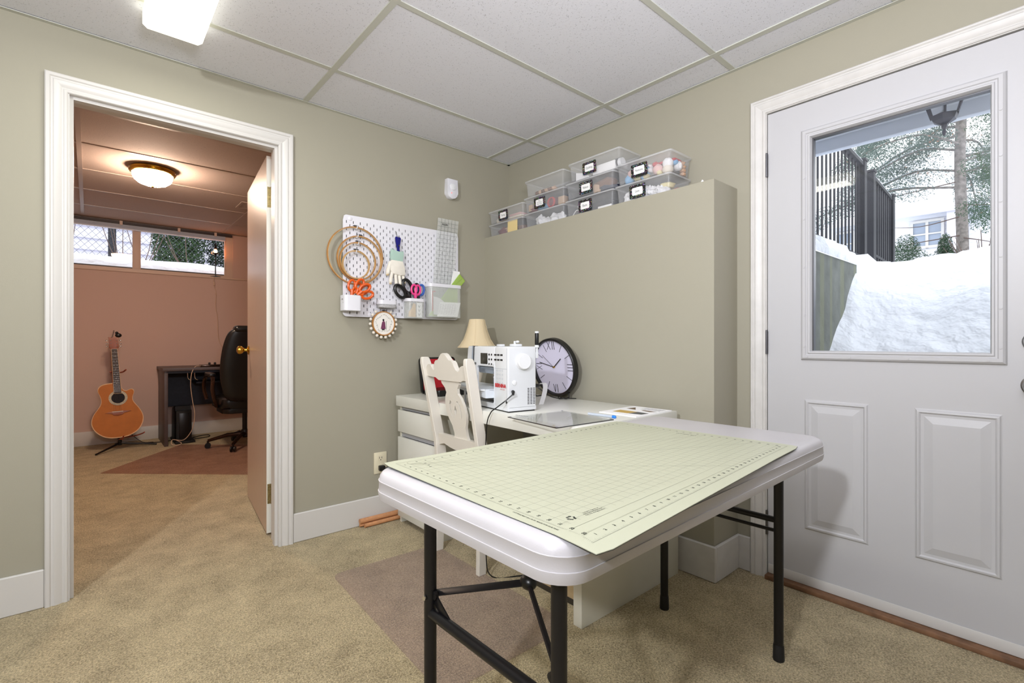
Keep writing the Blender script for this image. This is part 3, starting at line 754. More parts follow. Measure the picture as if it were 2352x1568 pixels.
b_=MB(); b_.text('BERNINA',.0225,Matrix.Translation((-.062,-.0016,.1135))@Matrix.Rotation(R(90),4,'X'),.045); L(b_,'lettering','red_print',smooth=False,norm=False)
b_=MB(); b_.text('made to create',.0065,Matrix.Translation((-.045,-.0016,.099))@Matrix.Rotation(R(90),4,'X'),.01); L(b_,'lettering','red_print',smooth=False,norm=False)
b_=MB(); b_.text('3 1 0',.009,Matrix.Translation((-.24,-.0016,.187))@Matrix.Rotation(R(90),4,'X'),.02); L(b_,'model_mark','machine_blue_grey',smooth=False,norm=False)
b_=MB(); Mh=Matrix.Translation((0,.075,.222))@Matrix.Rotation(R(90),4,'Y'); b_.lathe([(.036,0),(.036,.004),(.034,.006),(.034,.019),(.031,.022),(.001,.022)],(0,0,0),40,Mh); L(b_,'handwheel','dial_white')
b_=MB(); Mh=Matrix.Translation((0,.032,.130))@Matrix.Rotation(R(90),4,'Y'); b_.lathe([(.011,0),(.011,.003),(.009,.004),(.001,.004)],(0,0,0),24,Mh); L(b_,'dial','dial_white')
for cc in range(3):
    for r_ in range(11):
        b_=MB() if (cc==0 and r_==0) else b_
        z=.032+r_*.0068; y=.102+cc*.015
        b_.box(-.0005,.0008,y,y+.010,z,z+.0032)
L(b_,'vent_slits','steel_dark',smooth=False)
b_=MB(); b_.cyl((-.012,.001,.045),(-.012,-.001,.045),.006,14); L(b_,'socket','black_plastic')
b_=MB(); b_.box(-.20,-.165,.06,.085,.288,.297,.002); L(b_,'thread_guide','machine_white')
b_=MB(); b_.box(-.085,-.04,.06,.10,.288,.299,.003); b_.cyl((-.07,.08,.298),(-.07,.08,.312),.006,12); b_.ball((-.048,.08,.309),.008,12,(1.4,1,.7)); L(b_,'bobbin_winder','machine_white')
b_=MB(); b_.box(-.03,.0,D-.001,D+.012,.235,.262,.002); b_.cyl((-.008,D+.008,.245),(-.008,D+.008,.345),.0035,10); b_.cyl((-.008,D+.008,.283),(-.008,D+.008,.288),.012,16); b_.cyl((-.008,D+.008,.255),(-.008,D+.008,.283),.006,12); L(b_,'spool_pin','machine_white')
# thread spool (a thing)
Mw=Matrix.Translation((1.37,1.608,.73))@Matrix.Rotation(ang_m,4,'Z')
sp0=Mw@Vector((-.008,D+.008,.288))
ts=thing('thread_spool','spool of black thread standing on the pin behind the sewing machine','spool',tuple(sp0))
b_=MB(); b_.lathe([(.0095,0),(.0095,.006),(.004,.006),(.004,.060),(.0095,.060),(.0095,.068),(.001,.068)],tuple(sp0),20); b_.build('core','machine_white',ts)
b_=MB(); b_.lathe([(.0085,.0065),(.0092,.010),(.0092,.056),(.0085,.0595)],tuple(sp0),20); b_.build('thread','black_plastic',ts)
# cord of the machine, front
pc0=Mw@Vector((.004,.022,.092)); Md=Mw.to_3x3()
cd=thing('power_cord','black pedal cord plugged into the side of the sewing machine','cord',tuple(Mw@Vector((-.02,-.06,-.0)) ))
b_=MB(); o1=pc0; o2=Mw@Vector((.030,.018,.086)); o3=Mw@Vector((.050,-.010,.070))
b_.tube([o1,Mw@Vector((.012,.02,.091)),Mw@Vector((.022,.012,.082))],[.0075,.0072,.0055],10); b_.build('plug','black_plastic',cd)
pts=bez([Mw@Vector((.02,.013,.083)),Mw@Vector((.010,-.02,.055)),Mw@Vector((-.020,-.045,.025)),(1.318,1.665,.728),(1.316,1.690,.66),(1.318,1.70,.45),(1.32,1.70,.12),(1.34,1.68,.006),(1.45,1.60,.006)],40)
b_=MB(); b_.tube(pts,.0026,6); b_.build('cable','black_plastic',cd)
cd=thing('power_cord','black mains cord leaving the back of the sewing machine by the clock','cord',(1.56,1.68,.735))
pts=bez([Mw@Vector((-.02,D+.0,.11)),Mw@Vector((-.018,D+.03,.11))],4)
b_=MB(); b_.tube(pts,[.010,.009,.0085,.008,.006][:len(pts)],10); b_.build('plug','black_plastic',cd)
pts=bez([Mw@Vector((-.018,D+.028,.11)),(1.62,1.70,.835),(1.72,1.77,.80),(1.85,1.80,.745),(1.97,1.75,.735)],24)
b_=MB(); b_.tube(pts,.003,6); b_.build('cable','black_plastic',cd)
rb=MB()
pr=[Vector(p) for p in bez([(1.70,1.742,.828),(1.705,1.728,.835),(1.70,1.712,.82),(1.69,1.708,.785),(1.672,1.712,.732)],16)]
for i in range(len(pr)-1):
    a,c=pr[i],pr[i+1]; wv=Vector((.010,-.006,0)); rb.quad(a-wv,a+wv,c+wv,c-wv)
tag(rb.build('ribbon','ribbon_white',norm=False),'curled white ribbon hanging from the cord in front of the clock','ribbon')

# ------------------------------------------------------------------ lamp behind the machine
lp=thing('table_lamp','small table lamp with cream bell shade in the desk corner','lamp',(1.825,2.44,.73))
c=(1.825,2.44,0)
b_=MB(); b_.lathe([(.045,1.178),(.047,1.176),(.055,1.14),(.066,1.10),(.083,1.055),(.105,1.02),(.121,1.006),(.121,1.002),(.103,1.016),(.080,1.052),(.062,1.10),(.051,1.14),(.043,1.176)],c,40); sh=b_.build('lamp_shade','shade_cream',lp)
b_=MB(); 
for k in range(8):
    a=2*PI*k/8; b_.tube([(c[0]+r*math.cos(a),c[1]+r*math.sin(a),z) for r,z in((.0475,1.176),(.0558,1.14),(.067,1.10),(.084,1.055),(.106,1.02),(.121,1.006))],.0012,5)
b_.build('seam','shade_cream',sh)
b_=MB(); b_.lathe([(.055,.730),(.058,.735),(.055,.745),(.02,.755),(.014,.77),(.028,.80),(.036,.84),(.028,.88),(.012,.91),(.010,1.0),(.010,1.05),(.001,1.05)],c,28); b_.build('base','cloth_cream',lp)

# red lined case
rc=thing('sewing_case','open black zip case with red lining standing on the desk behind the chair','case',(1.60,2.50,.73))
Mc=Matrix.Translation((1.60,2.505,.733))@Matrix.Rotation(R(-8),4,'X')
b_=MB(); b_.prism(rrect(-.125,.125,0,.215,.02,4),'y',0,.022,.004,M=Mc); b_.build('lid','black_plastic',rc)
b_=MB(); b_.prism(rrect(-.112,.112,.012,.203,.014,4),'y',-.003,.004,M=Mc); b_.build('lining','red_cloth',rc)
b_=MB(); b_.prism(rrect(-.125,.125,-.17,-.004,.02,4),'z',0,.035,.004,M=Matrix.Translation((1.60,2.50,.7305))); b_.build('tray','black_plastic',rc)

# ------------------------------------------------------------------ clock on easel
ck=thing('wall_clock','round black rimmed clock with roman numerals leaning on the ledge','clock',(1.945,1.905,.736))
Mc=Matrix.Translation((1.965,1.902,.899))@Matrix.Rotation(R(-9),4,'Y')@Matrix.Rotation(R(-90),4,'Y')@Matrix.Rotation(R(-90),4,'Z')
# local: x right (toward -y world), y up, z toward viewer (-x)
Rk=.163
b_=MB(); b_.lathe([(Rk-.014,.0),(Rk-.014,.012),(Rk-.012,.020),(Rk-.004,.023),(Rk,.018),(Rk,-.010),(Rk-.01,-.014),(.001,-.014)],(0,0,0),64,Mc); b_.build('rim','black_plastic',ck)
b_=MB(); b_.lathe([(.001,.004),(Rk-.013,.004),(Rk-.013,-.002),(.001,-.002)],(0,0,0),64,Mc); b_.build('dial','clock_face',ck)
def hand(mb,a,r0,r1,wd,z=.0055,off=0):
    T=Mc@Matrix.Rotation(R(-a),4,'Z'); mb.box(off-wd/2,off+wd/2,r0,r1,z-.001,z,M=T)
r0,r1=.098,.143
def obl(mb,a,x0,y0,x1,y1,wd=.0026):
    T=Mc@Matrix.Rotation(R(-a),4,'Z'); p=Vector((x0,y0,.005));q=Vector((x1,y1,.005)); mb.bar(T@p,T@q,.0012,wd,up=tuple((T.to_3x3()@Vector((0,0,1)))))
for h in range(12):
    nm=MB()
    if h%3: hand(nm,30*h,.098,.140,.0022)
    elif h==0:
        obl(nm,0,-.038,r1-.002,-.016,r0);obl(nm,0,-.016,r1,-.042,r0-.002); hand(nm,0,r0,r1,.003,off=.0);hand(nm,0,r0,r1,.003,off=.013)
    elif h==3:
        for o in(-.017,0,.017): hand(nm,90,r0,r1,.003,off=o)
    elif h==6: obl(nm,180,.022,r0,.012,r1,.003);obl(nm,180,.003,r0,.012,r1,.003);hand(nm,180,r0,r1,.003,off=-.008)
    else: obl(nm,270,-.018,r1,.004,r0);obl(nm,270,.004,r1,-.018,r0);hand(nm,270,r0,r1,.003,off=.015)
    nm.build('hour_mark','black_plastic',ck,smooth=False)
hd=MB(); hand(hd,50,-.004,.075,.0048,.009); hd.build('hour_hand','black_plastic',ck,smooth=False)
hd=MB(); hand(hd,283,-.004,.112,.0036,.011); hd.build('minute_hand','black_plastic',ck,smooth=False)
hd=MB(); hand(hd,310,-.004,.102,.0018,.013); hd.build('second_hand','steel_dark',ck,smooth=False)
b_=MB(); b_.cyl(Mc@Vector((0,0,.004)),Mc@Vector((0,0,.015)),.005,14); b_.build('hub','brass',ck)
es=MB()
for y,s in((1.815,-1),(1.99,1)):
    es.tube(bez([(1.90,y+s*.0,.745),(1.905,y,.7335),(1.94,y,.7335),(1.985,y,.7335),(1.99,y-s*.01,.76),(2.01,y-s*.04,.86)],14),.0028,6)
es.tube([(1.99,1.815,.76),(1.99,1.99,.76)],.0028,6); es.tube(bez([(1.90,1.815,.745),(1.895,1.76,.738),(1.90,1.735,.745)],6),.0028,6)
tag(es.build('plate_easel','black_metal'),'black wire easel holding up the clock on the desk','easel')

# ------------------------------------------------------------------ papers etc on desk
ac=thing('acrylic_sheet','clear acrylic sheet lying on the near corner of the desk','sheet',(1.42,1.36,.7305))
A4=[(1.288,1.512),(1.254,1.207),(1.562,1.192),(1.582,1.487)]
MB().prism(A4,'z',.7305,.7345).build('sheet','acrylic',ac,smooth=False)
e=MB()
for i in range(4):
    if i in(0,1): e.tube([(*A4[i],.7325),(*A4[(i+1)%4],.7325)],.0022,4)
e.build('dark_edge','steel_dark',ac,smooth=False)
for i,p in enumerate(A4):
    c_=Vector((1.42,1.35)); q=Vector(p)*.95+c_*.05
    MB().cyl((q.x,q.y,.7345),(q.x,q.y,.7358),.006,10).build('corner_dot','chrome',ac)
t=MB(); t.text('BERNINA',.016,Matrix.Translation((1.345,1.492,.7347))@Matrix.Rotation(R(-80),4,'Z'),.03); t.build('lettering','ink',ac,smooth=False,norm=False)
pn=thing('pen','clear fine pen with bright blue cap end lying by the acrylic sheet','pen',(1.60,1.27,.7305))
b_=MB(); b_.cyl((1.592,1.345,.736),(1.600,1.235,.736),.0055,12); b_.build('barrel','pen_clear',pn)
b_=MB(); b_.cyl((1.598,1.262,.736),(1.601,1.222,.736),.0058,12); b_.build('grip','pen_clear',pn)
b_=MB(); b_.lathe([(.006,0),(.0065,.012),(.004,.016),(.001,.017)],(0,0,0),12,Matrix.Translation((1.6007,1.226,.7362))@Matrix.Rotation(R(90),4,'X')); b_.build('cap','pen_blue',pn)
mg=thing('pattern_booklet','white quilt pattern booklet with gold and charcoal shapes on the desk end','booklet',(1.82,1.265,.7302))
MB().prism([(1.685,1.363),(1.683,1.172),(1.958,1.176),(1.955,1.376)],'z',.7302,.7342).build('pages','paper',mg,smooth=False)
b_=MB(); b_.prism([(1.735,1.330),(1.80,1.336),(1.80,1.245),(1.735,1.250)],'z',.7342,.7345); b_.build('gold_patch','print_gold',mg,smooth=False)
b_=MB(); b_.prism([(1.735,1.247),(1.80,1.243),(1.795,1.185),(1.745,1.188)],'z',.7342,.7345); b_.build('charcoal_patch','print_charcoal',mg,smooth=False)
b_=MB(); b_.prism([(1.86,1.345),(1.915,1.335),(1.85,1.290)],'z',.7342,.7345); b_.build('brown_patch','print_brown',mg,smooth=False)
b_=MB(); b_.prism([(1.85,1.26),(1.865,1.26),(1.862,1.19),(1.835,1.21)],'z',.7342,.7345); b_.build('brown_patch','print_brown',mg,smooth=False)
b_=MB()
for k in range(5): b_.box(1.885+k*.012,1.888+k*.012,1.19,1.29,.7342,.7344)
b_.build('text_lines','paper_text',mg,smooth=False)

# ------------------------------------------------------------------ pegboard
pb=thing('pegboard','white pegboard with rows of slots on the left wall','pegboard',(1.43,2.63,1.178))
X0,X1,Z0,Z1=1.05,1.81,1.178,1.738
xs=[X0];nc=37
for k in range(37):
    xc=1.069+.02*k; xs+=[xc-.0026,xc+.0026]
xs=sorted([x for x in xs if X0<=x<X1-.012]+[X1]); 
zs=[Z0]; 
for k in range(27):
    zc=1.700-.02*k
    if zc-.0075>Z0+.01: zs+=[zc-.0075,zc+.0075]
zs=sorted(zs+[Z1]); zs=sorted(set(zs))
bm_=bmesh.new(); gv={}
def gvx(i,k):
    if (i,k) not in gv:
        x,z=xs[i],zs[k]
        if i in(0,len(xs)-1) and k in(0,len(zs)-1):
            x+=.006 if i==0 else -.006; z+=.006 if k==0 else -.006
        gv[(i,k)]=bm_.verts.new((x,2.627,z))
    return gv[(i,k)]
def is_hole(xa,xb,za,zb):
    xc=(xa+xb)/2; zc=(za+zb)/2
    if xb-xa>.006 or zb-za>.016: return False
    kx=round((xc-1.069)/.02); kz=round((1.700-zc)/.02)
    if abs(xc-1.069-.02*kx)>.002 or abs(zc-(1.700-.02*kz))>.002: return False
    return (kx+kz)%2==0
for i in range(len(xs)-1):
    for k in range(len(zs)-1):
        if is_hole(xs[i],xs[i+1],zs[k],zs[k+1]): continue
        bm_.faces.new([gvx(i,k),gvx(i+1,k),gvx(i+1,k+1),gvx(i,k+1)])
o_=MB(); o_.bm.free(); o_.bm=bm_
bp_=o_.build('perforated_panel','peg_white',pb,smooth=False); md=bp_.modifiers.new('s','SOLIDIFY'); md.thickness=.005; md.offset=0
MB().box(1.058,1.802,2.6325,2.635,1.186,1.730).build('slot_shade_sheet','rail_dark',pb,smooth=False)  # dark sheet added to stand in for shade behind the slots
# pins
for x,z in((1.09,1.719),(1.367,1.356),(1.202,1.192),(1.77,1.72)):
    b_=MB(); b_.cyl((x,2.65,z),(x,2.6245,z),.009,16); b_.lathe([(.012,0),(.012,.002),(.008,.004),(.001,.0045)],(0,0,0),18,Matrix.Translation((x,2.6245,z))@Matrix.Rotation(R(90),4,'X')); b_.build('mounting_pin','peg_white',pb)
# hoops
def hoop(cx,cz,r,y,wd,tilt,label,light=False,group='embroidery hoops hanging on the pegboard'):
    t=thing('embroidery_hoop',label,'hoop',(cx,y,cz+r),group=None)
    M0=Matrix.Translation((cx,y,cz))@Matrix.Rotation(R(tilt),4,'Z')@Matrix.Rotation(R(90),4,'X')
    for rr,hh,nm in((r,.0055,'outer_ring'),(r-.0042,.0045,'inner_ring')):
        b_=MB(); b_.lathe([(rr-.0032,-hh),(rr,-hh),(rr,hh),(rr-.0032,hh),(rr-.0032,-hh)],(0,0,0),72,M0); b_.build(nm,'hoop_wood_light' if (light or nm=='inner_ring') else 'hoop_wood',t)
    b_=MB(); b_.box(-.010,.010,r-.002,r+.008,-.004,.004,M=M0); b_.cyl(M0@Vector((-.016,r+.005,0)),M0@Vector((.016,r+.005,0)),.0022,8); b_.build('tension_screw','steel_dark',t)
    return t
hoop(1.113,1.513,.160,2.603,.01,0,'largest wooden embroidery hoop on the pegboard')
hoop(1.140,1.498,.130,2.612,.01,0,'second largest wooden embroidery hoop on the pegboard')
hoop(1.124,1.484,.105,2.600,.01,0,'third largest wooden embroidery hoop on the pegboard')
hoop(1.109,1.462,.079,2.590,.01,0,'smallest bare wooden embroidery hoop on the pegboard',True)
for i,(x,z) in enumerate(((1.113,1.669),(1.118,1.622),(1.122,1.584),(1.109,1.536))):
    h=thing('peg_hook',('white hook holding the largest embroidery hoop','white hook holding the second largest embroidery hoop','white hook holding the third largest embroidery hoop','white hook holding the smallest bare embroidery hoop')[i],'hook',(x,2.62,z))
    b_=MB(); b_.tube(bez([(x,2.622,z+.012),(x,2.612,z),(x,2.600,z-.009),(x,2.586,z-.006),(x,2.580,z+.006)],14),.0028,8); b_.build('wire','peg_white',h)
    b_=MB(); b_.box(x-.003,x+.003,2.6195,2.6225,z-.005,z+.02); b_.build('tab','peg_white',h,smooth=False)
# white cup with orange scissors
cup=thing('pegboard_cup','solid white plastic cup on the lower left of the pegboard','cup',(1.075,2.58,1.207))
b_=MB(); b_.ringprism(rrect(1.028,1.126,2.545,2.622,.018,5),rrect(1.0305,1.1235,2.5475,2.6195,.0155,5),'z',1.207,1.290); b_.prism(rrect(1.029,1.125,2.546,2.621,.017,5),'z',1.207,1.211); b_.build('body','peg_white',cup)
def scissors(name,label,M0,mh,blade='chrome',s=1.0,open_=6,two=None):
    t=thing(name,label,'scissors',tuple(M0.translation))
    for sg,mm in((-1,mh),(1,two or mh)):
        R0=M0@Matrix.Rotation(R(sg*open_),4,'Y')
        b_=MB(); pts=[(R0@Vector((sg*.013*s+.017*s*math.cos(a),sg*.002,.050*s+.028*s*math.sin(a)))) for a in [2*PI*k/24 for k in range(24)]]
        b_.tube(pts,.0066*s,8,closed=True); b_.tube([R0@Vector((sg*.006*s,sg*.002,.028*s)),R0@Vector((0,sg*.002,.0))],[.0095*s,.008*s],8); b_.build('handle',mm,t)
        b_=MB(); b_._add([R0@Vector(v) for v in((-.006*s,sg*.001,.005),(.006*s,sg*.001,.005),(.002*s,sg*.001,-.075*s),(-.001*s,sg*.001,-.08*s),(-.006*s,sg*.003,.005),(.006*s,sg*.003,.005),(.002*s,sg*.003,-.075*s),(-.001*s,sg*.003,-.08*s))],[(0,1,2,3),(7,6,5,4),(0,3,7,4),(1,5,6,2),(0,4,5,1),(3,2,6,7)]); b_.build('blade',blade,t,smooth=False)
    b_=MB(); b_.cyl(M0@Vector((0,-.006,0)),M0@Vector((0,.006,0)),.004*s,10); b_.build('pivot','nickel',t)
    return t
Ry=lambda a:Matrix.Rotation(R(a),4,'Y'); Rz=lambda a:Matrix.Rotation(R(a),4,'Z'); Rx=lambda a:Matrix.Rotation(R(a),4,'X')
scissors('scissors','left pair of orange handled scissors in the white pegboard cup',Matrix.Translation((1.082,2.585,1.292))@Ry(20),'orange_plastic',s=1.05)
scissors('scissors','upper pair of orange handled scissors in the white pegboard cup',Matrix.Translation((1.100,2.57,1.300))@Ry(42),'orange_plastic',s=1.1)
scissors('scissors','right pair of orange handled scissors lolling over the white pegboard cup rim',Matrix.Translation((1.100,2.555,1.292))@Ry(66)@Rx(10),'orange_plastic',s=1.1)
# glove on a clip
cl=thing('peg_clip','dark blue plastic clip holding the glove on the pegboard','clip',(1.37,2.60,1.65))
for sg in(-1,1):
    Mq=Matrix.Translation((1.369,2.60,1.60))@Ry(sg*7-2)
    b_=MB(); b_.prism([(-.0065+sg*.004,-.052),(.0065+sg*.004,-.052),(.008+sg*.006,.03),(.010+sg*.006,.045),(.004+sg*.006,.054),(-.006+sg*.006,.053),(-.010+sg*.006,.043),(-.007+sg*.006,.03)],'y',-.004+sg*.005,.004+sg*.005,.002,M=Mq); b_.build('jaw','clip_blue',cl)
b_=MB(); b_.cyl((1.369,2.588,1.60),(1.369,2.612,1.60),.005,10); b_.build('spring','steel_dark',cl)
b_=MB(); b_.tube(bez([(1.365,2.625,1.69),(1.366,2.612,1.665),(1.366,2.602,1.648),(1.367,2.594,1.655)],8),.0018,6); b_.build('hook_wire','nickel',cl)
gv_=thing('work_glove','white work glove with mint cuff hanging on the pegboard','glove',(1.355,2.60,1.365))
b_=MB(); cf=[(1.326,1.580),(1.345,1.566),(1.372,1.562),(1.400,1.572),(1.402,1.545),(1.396,1.510),(1.360,1.508),(1.322,1.514),(1.321,1.545)]
b_.prism(cf,'y',2.590,2.612,.004); b_.build('cuff','cuff_mint',gv_)
pm=MB()
pm.prism([(1.325,1.514),(1.396,1.511),(1.410,1.470),(1.412,1.432),(1.398,1.424),(1.376,1.427),(1.350,1.428),(1.326,1.436),(1.314,1.455),(1.312,1.49)],'y',2.587,2.613,.007)
pm.build('palm','glove_white',gv_)
fing=[((1.322,1.500),(1.306,1.455),(1.298,1.428),.0125),((1.330,1.445),(1.322,1.405),(1.317,1.378),.0105),((1.352,1.440),(1.354,1.400),(1.355,1.372),.0098),((1.374,1.440),(1.378,1.402),(1.380,1.374),.0098),((1.394,1.445),(1.402,1.412),(1.407,1.388),.0085)]
for p0,p1,p2,r in fing:
    b_=MB(); pts=bez([(p0[0],2.600,p0[1]),(p1[0],2.598,p1[1]),(p2[0],2.594,p2[1])],8); n=len(pts)
    b_.tube(pts,[r*(1 if i<n-1 else .75) for i in range(n)],12); b_.ball(tuple(pts[-1]),r*.78,12); fg=b_.build('finger','glove_white',gv_,ang=80)
    b_=MB(); b_.ball(tuple(pts[-1]+Vector((0,-.0005,-.001))),r*.8,12,(.95,.95,.9)); b_.build('finger_tip','glove_tip',fg,ang=80)
# magnetic pin tray
tr=thing('pin_tray','small rounded tray of pins clipped to the lower pegboard','tray',(1.292,2.59,1.232))
b_=MB(); b_.ringprism(rrect(1.234,1.350,2.560,2.622,.026,6),rrect(1.2365,1.3475,2.5625,2.6195,.0235,6),'z',1.252,1.275); b_.build('rim','peg_white',tr)
b_=MB(); b_.prism(rrect(1.236,1.348,2.562,2.620,.024,6),'z',1.232,1.254,.006); b_.build('clear_base','clear_plastic',tr)
b_=MB(); b_.prism(rrect(1.239,1.345,2.565,2.617,.022,6),'z',1.234,1.251,.004); pi_=b_.build('pins','speckle_grey',tr); pi_['kind']='stuff'
# clear jar
jr=thing('pegboard_jar','clear jar with white rim holding small scissors on the pegboard','jar',(1.465,2.585,1.178))
b_=MB(); b_.ringprism(rrect(1.406,1.526,2.548,2.622,.024,6),rrect(1.409,1.523,2.551,2.619,.021,6),'z',1.276,1.294); b_.build('rim','peg_white',jr)
b_=MB(); b_.ringprism(rrect(1.409,1.523,2.551,2.620,.022,6),rrect(1.4105,1.5215,2.5525,2.6185,.0205,6),'z',1.180,1.276); b_.prism(rrect(1.410,1.522,2.552,2.619,.021,6),'z',1.178,1.181); b_.build('clear_body','clear_plastic',jr)
scissors('scissors','black handled shears leaning left out of the clear pegboard jar',Matrix.Translation((1.440,2.590,1.290))@Ry(-34),'black_plastic',s=1.5,open_=8)
scissors('scissors','pink handled snips upright in the clear pegboard jar',Matrix.Translation((1.468,2.572,1.298))@Ry(3),'pink_plastic',s=1.0,open_=1)
scissors('scissors','blue and black handled scissors on the right in the clear pegboard jar',Matrix.Translation((1.495,2.585,1.298))@Ry(4),'black_plastic',s=1.1,open_=3,two='blue_plastic')
b_=MB(); b_.prism([(1.420,1.186),(1.466,1.186),(1.466,1.262),(1.452,1.268),(1.440,1.235),(1.423,1.215)],'y',2.566,2.572); tag(b_.build('measuring_tape','sand_yellow',smooth=False),'yellow tape card behind the clear front of the pegboard jar','tape')
cdv=thing('needle_card','white printed card standing in the clear pegboard jar','card',(1.486,2.558,1.184))
MB().box(1.468,1.503,2.557,2.559,1.184,1.27).build('sheet','paper',cdv,smooth=False)
b_=MB()
for k in range(3): b_.bar((1.477,2.5565,1.255-k*.024),(1.484,2.5565,1.242-k*.024),.001,.002); b_.bar((1.491,2.5565,1.255-k*.024),(1.484,2.5565,1.242-k*.024),.001,.002)
b_.build('print','ink',cdv,smooth=False)
# big box with rulers
bb=thing('pegboard_box','large clear box with white rim full of rulers at the pegboard right end','box',(1.67,2.585,1.188))
b_=MB(); b_.ringprism(rrect(1.551,1.793,2.548,2.622,.026,6),rrect(1.554,1.790,2.551,2.619,.023,6),'z',1.374,1.394); b_.build('rim','peg_white',bb)
b_=MB(); b_.ringprism(rrect(1.554,1.790,2.551,2.620,.024,6),rrect(1.5555,1.7885,2.5525,2.6185,.0225,6),'z',1.190,1.374); b_.prism(rrect(1.555,1.789,2.552,2.619,.023,6),'z',1.188,1.191); b_.build('clear_body','clear_plastic',bb)
ru=thing('quilting_ruler','long clear gridded ruler standing in the big pegboard box','ruler',(1.65,2.598,1.20))
rp=[(1.590,1.20),(1.743,1.20),(1.797,1.812),(1.644,1.812)]
b_=MB(); b_.prism(rp,'y',2.600,2.603); b_.build('sheet','clear_plastic',ru,smooth=False)
b_=MB(); ex=Vector((rp[1][0]-rp[0][0],0)); 
def rpt(a,c): 
    x=1.590+.153*a+.054*c; return Vector((x,2.5992,1.20+.612*c))
for k in range(1,6): b_.bar(rpt(k/6,0),rpt(k/6,1),.0011,.0004,up=(0,1,0))
for k in range(1,24): b_.bar(rpt(0.02,k/24),rpt(.98,k/24),.0004,.0011,up=(0,1,0)) if False else b_.tube([rpt(.02,k/24),rpt(.98,k/24)],.0006,4)
b_.text('OLFA' if False else 'RULER',.014,Matrix.Translation((1.693,2.599,1.775))@Rx(90),.04)
b_.build('printed_grid','print_charcoal',ru,smooth=False)
b_=MB(); b_.prism([(1.752,1.49),(1.803,1.488),(1.797,1.40),(1.73,1.39)],'y',2.594,2.5955); tag(b_.build('card','paper',smooth=False),'plain white card corner sticking up behind the green ruler','card')
gr=thing('triangle_ruler','green edged triangle ruler poking out of the big pegboard box','ruler',(1.70,2.58,1.195))
b_=MB(); b_.prism([(1.566,1.197),(1.793,1.469),(1.833,1.431),(1.780,1.375),(1.780,1.197)],'y',2.585,2.587); b_.build('sheet','clear_green',gr,smooth=False)
b_=MB()
for a,c_ in(((1.566,1.197),(1.793,1.469)),((1.793,1.469),(1.833,1.431)),((1.833,1.431),(1.785,1.378))): b_.tube([(a[0],2.584,a[1]),(c_[0],2.584,c_[1])],.0022,5)
for k in range(3): 
    o1=.012*(k+1); b_.tube([(1.733+o1*.75,2.584,1.397),(1.793+o1*.6,2.584,1.469-o1*.6)],.0012,4)
b_.build('printed_lines','green_edge',gr,smooth=False)
cu=thing('curve_template','frosted round template behind the front of the big pegboard box','template',(1.64,2.56,1.20))
cpts=[(1.590,1.205)]+[(1.59+.11*math.sin(R(a)),1.205+.11*math.cos(R(a))) for a in range(0,91,10)]
b_=MB(); b_.prism(cpts,'y',2.566,2.568); b_.build('sheet','ribbon_white',cu,smooth=False)
b_=MB(); b_.box(1.577,1.583,2.562,2.563,1.225,1.348); b_.box(1.577,1.60,2.562,2.563,1.343,1.348); b_.build('red_scale','red_print',cu,smooth=False)
ca=thing('note_card','white handwritten card inside the front of the big pegboard box','card',(1.695,2.556,1.195))
cc4=[(1.629,1.283),(1.781,1.285),(1.759,1.195),(1.608,1.194)]
b_=MB(); b_.prism(cc4,'y',2.5555,2.557); b_.build('sheet','paper',ca,smooth=False)
b_=MB()
for k in range(9):
    for q in range(7):
        x=1.630+q*.018-(k*.0018); z=1.268-k*.0072; b_.box(x,x+.011*rnd.uniform(.6,1.2),2.5545,2.5552,z,z+.0012)
b_.build('handwriting','paper_text',ca,smooth=False)
# embroidered hoop with felt balls
eh=thing('embroidered_hoop','small round hoop with stitched cloaked figure and white felt balls','hoop',(1.277,2.60,1.07))
M0=Matrix.Translation((1.277,2.600,1.1435))@Rx(90)
b_=MB(); b_.lathe([(.064,-.006),(.070,-.006),(.070,.006),(.064,.006),(.064,-.006)],(0,0,0),64,M0); b_.build('ring','hoop_wood',eh)
b_=MB(); b_.lathe([(.001,.003),(.065,.003),(.065,0),(.001,0)],(0,0,0),64,M0); b_.build('linen','linen',eh)
for k in range(16):
    a=R(-235+k*290/15); 
    b_=MB(); b_.ball((1.277+.080*math.cos(a+R(0)),2.602,1.1435+.080*math.sin(a)),.0088,12); b_.build('felt_ball','felt',eh,ang=80)
b_=MB(); b_.cyl((1.263,2.598,1.217),(1.292,2.598,1.217),.0022,8); b_.box(1.272,1.282,2.594,2.602,1.211,1.222); b_.build('tension_screw','steel_dark',eh)
b_=MB(); b_.prism([(1.258,1.112),(1.288,1.112),(1.284,1.150),(1.276,1.160),(1.266,1.150)],'y',2.5955,2.5968); b_.build('stitched_cloak','purple_thread',eh,smooth=False)
b_=MB(); b_.ball((1.274,2.596,1.163),.006,10,(1,.2,1)); b_.box(1.264,1.281,2.595,2.5965,1.106,1.112); b_.build('stitched_head','black_plastic',eh)
b_=MB()
for k in range(34):
    a=2*PI*k/34; rr=.044+.004*math.sin(5*a); x=1.277+rr*math.cos(a); z=1.1435+rr*math.sin(a); a2=a+rnd.uniform(-1,1)
    b_.bar((x,2.5962,z),(x+.006*math.cos(a2),2.5962,z+.006*math.sin(a2)),.0012,.0012)
b_.bar((1.292,2.596,1.108),(1.292,2.596,1.158),.0014,.0012)
b_.build('stitched_wreath','green_thread',eh,smooth=False)
